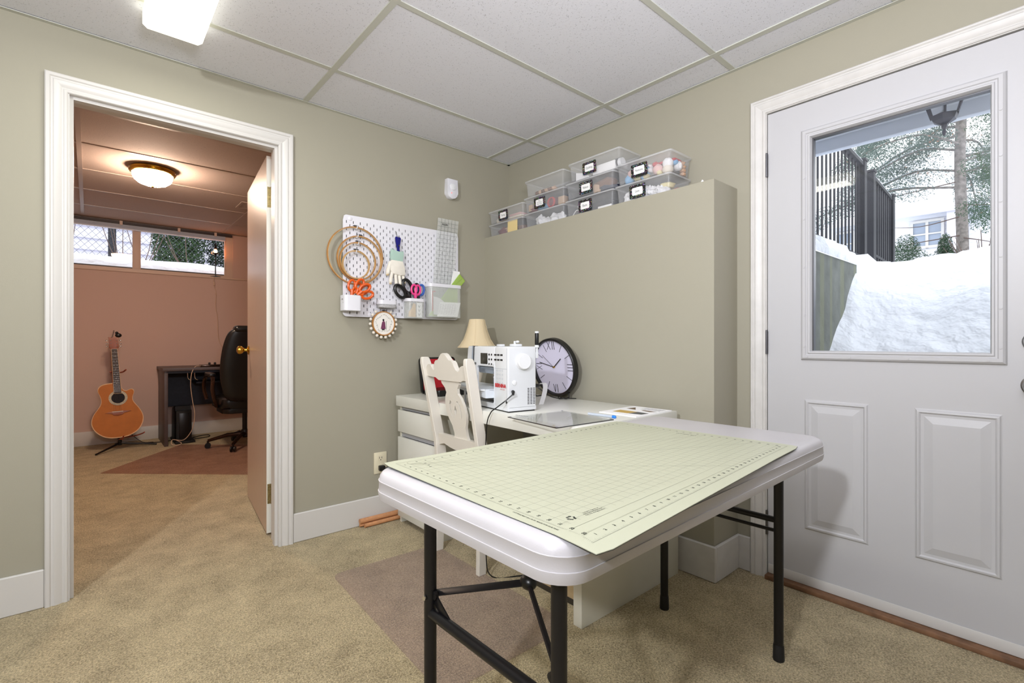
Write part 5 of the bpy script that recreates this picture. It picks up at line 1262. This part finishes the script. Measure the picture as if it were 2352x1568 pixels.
# ------------------------------------------------------------------ OUTSIDE, beyond the outside door
def terr(xs_,ys_,hf,name,m_,label=None,M=None):
    b_=MB(); V=[(x,y,hf(x,y)) for x in xs_ for y in ys_]; ny=len(ys_)
    F=[(i*ny+k,(i+1)*ny+k,(i+1)*ny+k+1,i*ny+k+1) for i in range(len(xs_)-1) for k in range(ny-1)]
    b_._add(V,F); return struct(b_.build(name,m_,ang=80),label)
from mathutils import noise
kx=[(2.42,-.02),(2.95,.05),(3.3,.48),(3.6,.78),(3.85,.99),(4.25,1.36),(4.8,1.62),(5.3,1.735),(6,1.75),(9,1.75),(60,1.8)]
def hx(x):
    for (a,c),(d,e) in zip(kx,kx[1:]):
        if x<=d: t=(x-a)/(d-a); t=t*t*(3-2*t)*.3+t*.7; return c+(e-c)*t
    return kx[-1][1]
def h1(x,y):
    n=noise.noise(Vector((x*1.3,y*1.3,0)))*.05+noise.noise(Vector((x*4,y*4,3)))*.05+noise.noise(Vector((x*11,y*11,6)))*.03+noise.noise(Vector((x*22,y*22,9)))*.012
    e=min(1,max(0,(x-3.0)/.8)); r=max(0,(y-.80))*.0
    z=hx(x)+n*e+(.22*math.exp(-max(0,1.05-y)/.14)*e if x<4.6 else 0)
    if x>5.0: z+=.05*math.sin(y*2.1+1)*min(1,(x-5))
    return z
xs_=[2.42+.06*i for i in range(70)]+[6.8+.6*i for i in range(12)]+[15,20,30,45,60]
ys_=[-30,-20,-12,-8,-5,-3,-2]+[-1.5+.06*i for i in range(42)]+[1.06]
terr(xs_,ys_,h1,'ground_snow','snow','snow slope rising outside the outside door')
terr([4.22+.06*i for i in range(70)]+[9,12,18,30,60],[1.06,1.2,1.35,1.5,1.7,2,3,5,8,12,25],lambda x,y:h1(x,1.05)*(1-min(1,(y-1.06)/.22))+(1.74+.08*noise.noise(Vector((x*2,y*2,0))))*min(1,(y-1.06)/.22)+min(.25,max(0,y-1.2)*.3),'ground_snow_upper','snow','snow above the concrete wall')
rw=sempty('wall_retaining',(3.3,1.15,0),'mossy concrete retaining wall outside')
b_=MB(); b_.box(2.42,4.25,1.05,1.27,-.05,1.60); o=b_.build('concrete','concrete',rw,smooth=False)
nt,b=nodes(MATS['concrete'])
# moss stripe streaks (stains on the concrete itself)
gm=nt.nodes.new('ShaderNodeNewGeometry'); sp_=nt.nodes.new('ShaderNodeSeparateXYZ'); nt.links.new(gm.outputs['Position'],sp_.inputs[0])
wv=nt.nodes.new('ShaderNodeTexNoise'); wv.noise_dimensions='1D'; wv.inputs['Scale'].default_value=7; nt.links.new(sp_.outputs['X'],wv.inputs['W'])
mr=nt.nodes.new('ShaderNodeMapRange'); mr.inputs['From Min'].default_value=.52; mr.inputs['From Max'].default_value=.62; nt.links.new(wv.outputs['Fac'],mr.inputs['Value'])
src=b.inputs['Base Color'].links[0].from_socket
mx=nt.nodes.new('ShaderNodeMix'); mx.data_type='RGBA'; nt.links.new(src,mx.inputs['A']); mx.inputs['B'].default_value=(lin(134),lin(138),lin(112),1); nt.links.new(math_n(nt,'MULTIPLY',mr.outputs[0],.55),mx.inputs['Factor']); nt.links.new(mx.outputs['Result'],b.inputs['Base Color'])
b_=MB(); V=[];F=[];n=30
for i in range(n+1):
    x=2.42+1.9*i/n; k=.02*math.sin(i*1.7)+.012*math.sin(i*3.1)
    for (y,z) in((1.040,1.60),(1.035+k*.4,1.635),(1.08,1.70+k),(1.2,1.76+k),(1.30,1.74)): V.append((x,y,z))
F=[(i*5+a,(i+1)*5+a,(i+1)*5+a+1,i*5+a+1) for i in range(n) for a in range(4)]
b_._add(V,F); b_.build('snow_cap','snow',rw,ang=80)
terr([2.42,2.8,3.2,3.6,4.0,4.25],[1.28,1.45,1.7,2.2,3,5,8,25],lambda x,y:1.74+min(.5,(y-1.28)*.5)+.03*math.sin(x*7+y*5),'ground_snow_bank','snow','snow bank behind the concrete wall')
# fence sections
def fence_sec(label,x0,x1,zt0,zt1,zb,npk,y=1.55,dense=False):
    t=thing('picket_fence',label,'fence',((x0+x1)/2,y,zb-.15))
    def zt(x): return zt0+(zt1-zt0)*(x-x0)/(x1-x0)
    for x in(x0,x1):
        b_=MB(); b_.box(x-.045,x+.045,y-.045,y+.045,zb-.2,zt(x)+.02); b_.box(x-.055,x+.055,y-.055,y+.055,zt(x)+.02,zt(x)+.045); b_.build('post','fence_black',t,smooth=False)
    b_=MB(); b_.bar((x0,y,zt(x0)-.02),(x1,y,zt(x1)-.02),.07,.04); b_.bar((x0,y,zb+.10),(x1,y,zb+.06),.05,.03); b_.build('rail','fence_black',t,smooth=False)
    b_=MB(); b_.bar((x0,y,zt(x0)+.005),(x1,y,zt(x1)+.005),.06,.014); b_.build('snow_line','snow',t,smooth=False)
    for k in range(npk):
        x=x0+(x1-x0)*(k+.7)/(npk+.4)
        pw,pd=(.02,.02) if dense else (.011,.007); MB().box(x-pw,x+pw,y-pd,y+pd,zb-.02,zt(x)-.03).build('picket','fence_black',t,smooth=False)
    return t
fence_sec('black picket fence section nearer the door on the snowy wall',4.62,6.44,3.13,3.0,1.90,15)
fence_sec('black picket fence section farther out with snowy rail',6.80,7.72,2.96,2.86,1.95,9,dense=True)
# soffit, fascia
so=sempty('roof_soffit',(3.0,.5,2.3),'pale blue grey soffit over the outside door')
MB().box(2.42,3.62,-2.5,3.5,2.345,2.40).build('soffit_board','soffit',so,smooth=False)
MB().box(3.60,3.66,-2.5,3.5,2.265,2.45,.01).build('fascia','fascia',so)
struct(MB().box(2.42,3.62,-2.5,3.5,2.40,3.6).build('wall_upper_storey','siding',smooth=False))
lt=thing('porch_lantern','dark hexagonal lantern hanging outside the door window','lantern',(3.35,.445,2.12))
lc=(3.35,.445)
def hexr(r,z): return [(lc[0]+r*math.cos(R(60*k+10)),lc[1]+r*math.sin(R(60*k+10)),z) for k in range(6)]
b_=MB(); b_.lathe([(.001,2.105),(.006,2.11),(.010,2.125),(.006,2.14),(.013,2.15),(.013,2.162),(.028,2.170),(.05,2.185),(.058,2.205),(.058,2.212)],(lc[0],lc[1],0),6); b_.build('bottom_finial','lantern_metal',lt,ang=10)
b_=MB()
a_,c_=hexr(.058,2.21),hexr(.098,2.345)
for k in range(6): b_.tube([a_[k],c_[k]],.007,4)
b_.build('frame_bar','lantern_metal',lt,ang=10)
b_=MB(); a2,c2=hexr(.052,2.213),hexr(.091,2.344)
for k in range(6): b_.quad(a2[k],a2[(k+1)%6],c2[(k+1)%6],c2[k])
b_.build('pane','pane_glass',lt,smooth=False)
# house
hs_=thing('house','pale sided neighbour house with white roof far beyond the snow','house',(27,4,1.7))
b_=MB()
for k in range(28): b_._add([(28.0,-6,1.6+k*.18),(28.0,8.5,1.6+k*.18),(27.95,8.5,1.6+k*.18),(27.95,-6,1.6+k*.18),(28.0,8.5,1.78+k*.18),(28.0,-6,1.78+k*.18)],[(0,1,2,3),(3,2,4,5)])
b_.build('siding','siding',hs_,smooth=False)
b_=MB(); b_.prism([(27.2,6.62),(27.2,6.75),(33,10.6),(33,6.62)],'y',-6.5,9); b_.build('roof','snow',hs_,smooth=False)
b_=MB(); b_.box(27.1,27.25,-6.5,9,6.50,6.78); b_.build('gutter','house_lavender',hs_,smooth=False)
for y0,y1,z0,z1 in((3.70,4.85,5.15,6.38),(.4,1.5,5.15,6.38),(6.9,7.8,5.15,6.38)):
    b_=MB(); b_.ringprism([(y0,z0),(y1,z0),(y1,z1),(y0,z1)],[(y0+.1,z0+.1),(y1-.1,z0+.1),(y1-.1,z1-.1),(y0+.1,z1-.1)],'x',27.8,27.94); b_.box(27.82,27.93,(y0+y1)/2-.05,(y0+y1)/2+.05,z0,z1); b_.box(27.815,27.925,y0,y1,(z0+z1)/2-.03,(z0+z1)/2+.03); wf=b_.build('window','trim_white',hs_,smooth=False)
    MB().box(27.88,27.93,y0+.1,y1-.1,z0+.1,z1-.1).build('pane','house_glass',wf,smooth=False)
b_=MB(); b_.box(27.3,28,2.9,3.55,1.6,6.6); b_.build('corner_bay','house_lavender',hs_,smooth=False)
# trees and shrubs
def sprays(mb,c,r,n,size,rr,flat=1.0,droop=0):
    for _ in range(n):
        while True:
            p=Vector((rr.uniform(-1,1),rr.uniform(-1,1),rr.uniform(-1,1)))
            if p.length<1: break
        q=Vector(c)+Vector((p.x*r[0],p.y*r[1],p.z*r[2]))
        d=Vector((rr.uniform(-1,1),rr.uniform(-1,1),rr.uniform(-.6,.5)*flat-droop)).normalized()*size*rr.uniform(.6,1.4)
        s=d.cross(Vector((rr.uniform(-1,1),rr.uniform(-1,1),rr.uniform(-1,1)))).normalized()*size*.16
        mb._add([q-d*.5-s*.3,q+s,q+d*.6,q-s],[(0,1,2,3)])
tre=thing('conifer_tree','tall bare trunked conifer with drooping grey green branches outside','tree',(12.2,1.36,1.7))
rr=random.Random(21)
b_=MB(); b_.tube(bez([(12.2,1.36,1.5),(12.22,1.37,3.0),(12.18,1.40,4.5),(12.22,1.34,6.5),(12.2,1.36,9)],16),[.098-.0022*i for i in range(17)][:17],12); b_.build('trunk','bark',tre)
brs=[];fol=[MB(),MB(),MB()]; sn=MB()
for k in range(42):
    z0=3.95+k*.105+rr.uniform(-.1,.1); a=R(rr.uniform(0,360)) if k%3 else R(90+rr.uniform(-40,40)); Lb=rr.uniform(1.4,3.2) if math.sin(a)>0 else rr.uniform(1.0,2.2)
    dx,dy=math.cos(a),math.sin(a); p=[(12.2,1.36,z0),(12.2+dx*Lb*.4,1.36+dy*Lb*.4,z0+.12),(12.2+dx*Lb*.8,1.36+dy*Lb*.8,z0-.15),(12.2+dx*Lb,1.36+dy*Lb,z0-.38)]
    pts=bez(p,9); n=len(pts)
    b_=MB(); b_.tube(pts,[.020*(1-i/n)+.004 for i in range(n)],5); b_.build('branch','bark',tre)
    if k%3==0: sn.tube([q+Vector((0,0,.028)) for q in pts[2:]],.012,4)
    for i in range(2,n):
        q=pts[i]; sprays(fol[0],(q.x,q.y,q.z-.06),(.34,.34,.20),330,.045,rr,1,.4)
        if rr.random()<.55: sprays(fol[1],(q.x,q.y,q.z-.05),(.28,.28,.18),9,.06,rr)
fo=fol[0].build('needles','needles_grey',tre,smooth=False,norm=False); fo['kind']='stuff'
fo=fol[1].build('brown_leaves','brown_leaves',tre,smooth=False,norm=False); fo['kind']='stuff'
sn.build('branch_snow','snow',tre)
for z0,dy,Lb in((3.35,.9,1.3),(3.0,1.0,2.2),(3.55,-1,.9),(2.95,-1,.6),(4.0,1,2.6)):
    b_=MB(); b_.tube(bez([(12.15,1.36,z0),(12.0,1.36+dy*Lb*.5,z0-.12),(11.9,1.36+dy*Lb,z0-.35+rr.uniform(-.1,.3))],8),[.011,.010,.009,.008,.007,.006,.005,.004,.003][:9],5); b_.build('bare_branch','twig',tre)
rt=thing('cedar_tree','green cedar boughs at the right edge of the door window view','tree',(9.6,.35,1.7))
b_=MB(); b_.tube([(9.6,.30,1.6),(9.6,.30,6.2)],[.10,.04],8); b_.build('trunk','bark',rt)
b_=MB()
for k in range(17): sprays(b_,(9.6,.56+.12*math.sin(k*1.9),2.75+k*.2),(.5,.50-.01*k,.20),1500,.034,rr,1,.5)
fo=b_.build('foliage','needles_green',rt,smooth=False,norm=False); fo['kind']='stuff'
for nm,lab,x,y,z,s in(('shrub','larger green shrub half buried in snow before the house',11.0,1.98,1.95,.42),('shrub','smaller green shrub left of the conifer trunk',11.4,1.50,2.0,.22)):
    t=thing(nm,lab,'shrub',(x,y,1.72)); zz=2.42
    b_=MB(); sprays(b_,(x,y,zz-.1),(s,s,.42),6500,.032,rr); sprays(b_,(x,y,zz+.25),(s*.5,s*.5,.28),2200,.032,rr); fo=b_.build('foliage','needles_green',t,smooth=False,norm=False); fo['kind']='stuff'
    b_=MB(); b_.tube([(x,y,1.65),(x,y,zz)],[.03,.01],6); b_.build('stem','twig',t)
t=thing('shrub','brown twiggy shrub right of the conifer trunk','shrub',(10.8,.95,1.72))
b_=MB()
for k in range(60):
    a=rr.uniform(0,6.28); b_.tube([(10.8,.95,1.75),(10.8+.5*math.cos(a)*rr.random(),.95+.55*math.sin(a)*rr.random(),2.35+rr.uniform(0,.45))],[.010,.004],3)
b_.build('twigs','twig',t)

# ------------------------------------------------------------------ OUTSIDE, beyond the back room window
b_=MB(); xs2=[-4+.12*i for i in range(80)]; ysx=[6.76,6.9,7.1,7.4,7.8,8.3,9,10,12,16]
terr(xs2,ysx,lambda x,y:1.79+min(.19,(y-6.76)*.75)*(1+.12*math.sin(x*2.3+.5))+.015*math.sin(x*5+y*3)+max(0,y-7.2)*.03,'ground_snow_back','snow','snow outside the back room window')
cf=thing('chain_link_fence','dark chain link fence outside the back room window','fence',(.5,8.0,1.9))
for x in(-1.9,.22,2.35,4.4):
    b_=MB(); b_.box(x-.04,x+.04,7.99,8.07,1.75,3.1); b_.build('post','fence_black',cf,smooth=False)
b_=MB(); z0,z1=1.9,3.0; step=.072
x=-3.5
while x<4.5:
    b_.tube([(x,7.985,z0),(x+(z1-z0)*.85,7.985,z1)],.0019,3); b_.tube([(x+(z1-z0)*.85,7.98,z0),(x,7.98,z1)],.0019,3); x+=step
cw=b_.build('wire_mesh','wire',cf,smooth=False); cw['kind']='stuff'
for i,(x,y,r,zt,mm) in enumerate(((1.00,8.6,.34,3.2,'hedge_green'),(1.75,8.6,.42,3.2,'hedge_dark'),(2.45,8.7,.45,3.3,'hedge_green'),(3.2,8.7,.45,3.3,'hedge_dark'),(-.75,8.5,.26,3.1,'hedge_green'))):
    t=thing('cedar_hedge',('leftmost full cedar left of the window mullion','dark cedar just right of the window mullion','green cedar behind the sill lamp side','dark cedar at the window right end','cedar edge at the far left of the back window')[i],'shrub',(x,y,1.8))
    b_=MB(); sprays(b_,(x,y,2.45),(r,r,.75),8000,.055,rr,1,.5); fo=b_.build('foliage',mm,t,smooth=False,norm=False); fo['kind']='stuff'
    b_=MB(); b_.tube([(x,y,1.75),(x,y,3.0)],[.05,.02],7); b_.build('stem','twig',t)
nb=thing('neighbour_building','white sided building behind the chain link fence','building',(0,11,1.7))
b_=MB()
for k in range(14): b_._add([(-9,11,1.6+k*.2),(9,11,1.6+k*.2),(9,10.95,1.6+k*.2),(-9,10.95,1.6+k*.2),(9,11,1.8+k*.2),(-9,11,1.8+k*.2)],[(0,1,2,3),(3,2,4,5)])
b_.build('siding','house_lavender',nb,smooth=False)
for i,(x,l) in enumerate(((-.20,'forked bare sapling at the left of the back window'),(.30,'bare sapling in front of the fence post'),(.50,'bare sapling left of the window mullion'),(.95,'bare sapling right of the window mullion'),(1.45,'thin bare sapling behind the right window pane'))):
    t=thing('bare_sapling',l,'sapling',(x,7.5,1.85))
    b_=MB(); 
    for q in range(4):
        dx=rr.uniform(-.38,.38); b_.tube(bez([(x+rr.uniform(-.06,.06),7.5,1.85),(x+dx*.4,7.5,2.15),(x+dx,7.5+rr.uniform(-.1,.1),2.75)],8),[.006,.0057,.0054,.005,.0045,.004,.0035,.003,.002][:9],5)
    b_.build('stem','twig',t)

# ------------------------------------------------------------------ groups of repeats
for o in list(bpy.data.objects):
    if o.parent or 'category' not in o.keys(): continue
    n=o.name.split('.')[0]
    g={'embroidery_hoop':'embroidery hoops hanging on the pegboard','peg_hook':'white hooks on the pegboard','scissors':'scissors kept on the pegboard',
       'wooden_dowel':'wooden dowels by the baseboard','cedar_hedge':'cedars behind the chain link fence','bare_sapling':'bare saplings outside the back window',
       'picket_fence':'black picket fence sections','power_cord':'cords of the sewing machine','chair_mat':'vinyl chair mats on the carpet'}.get(n)
    if g: o['group']=g
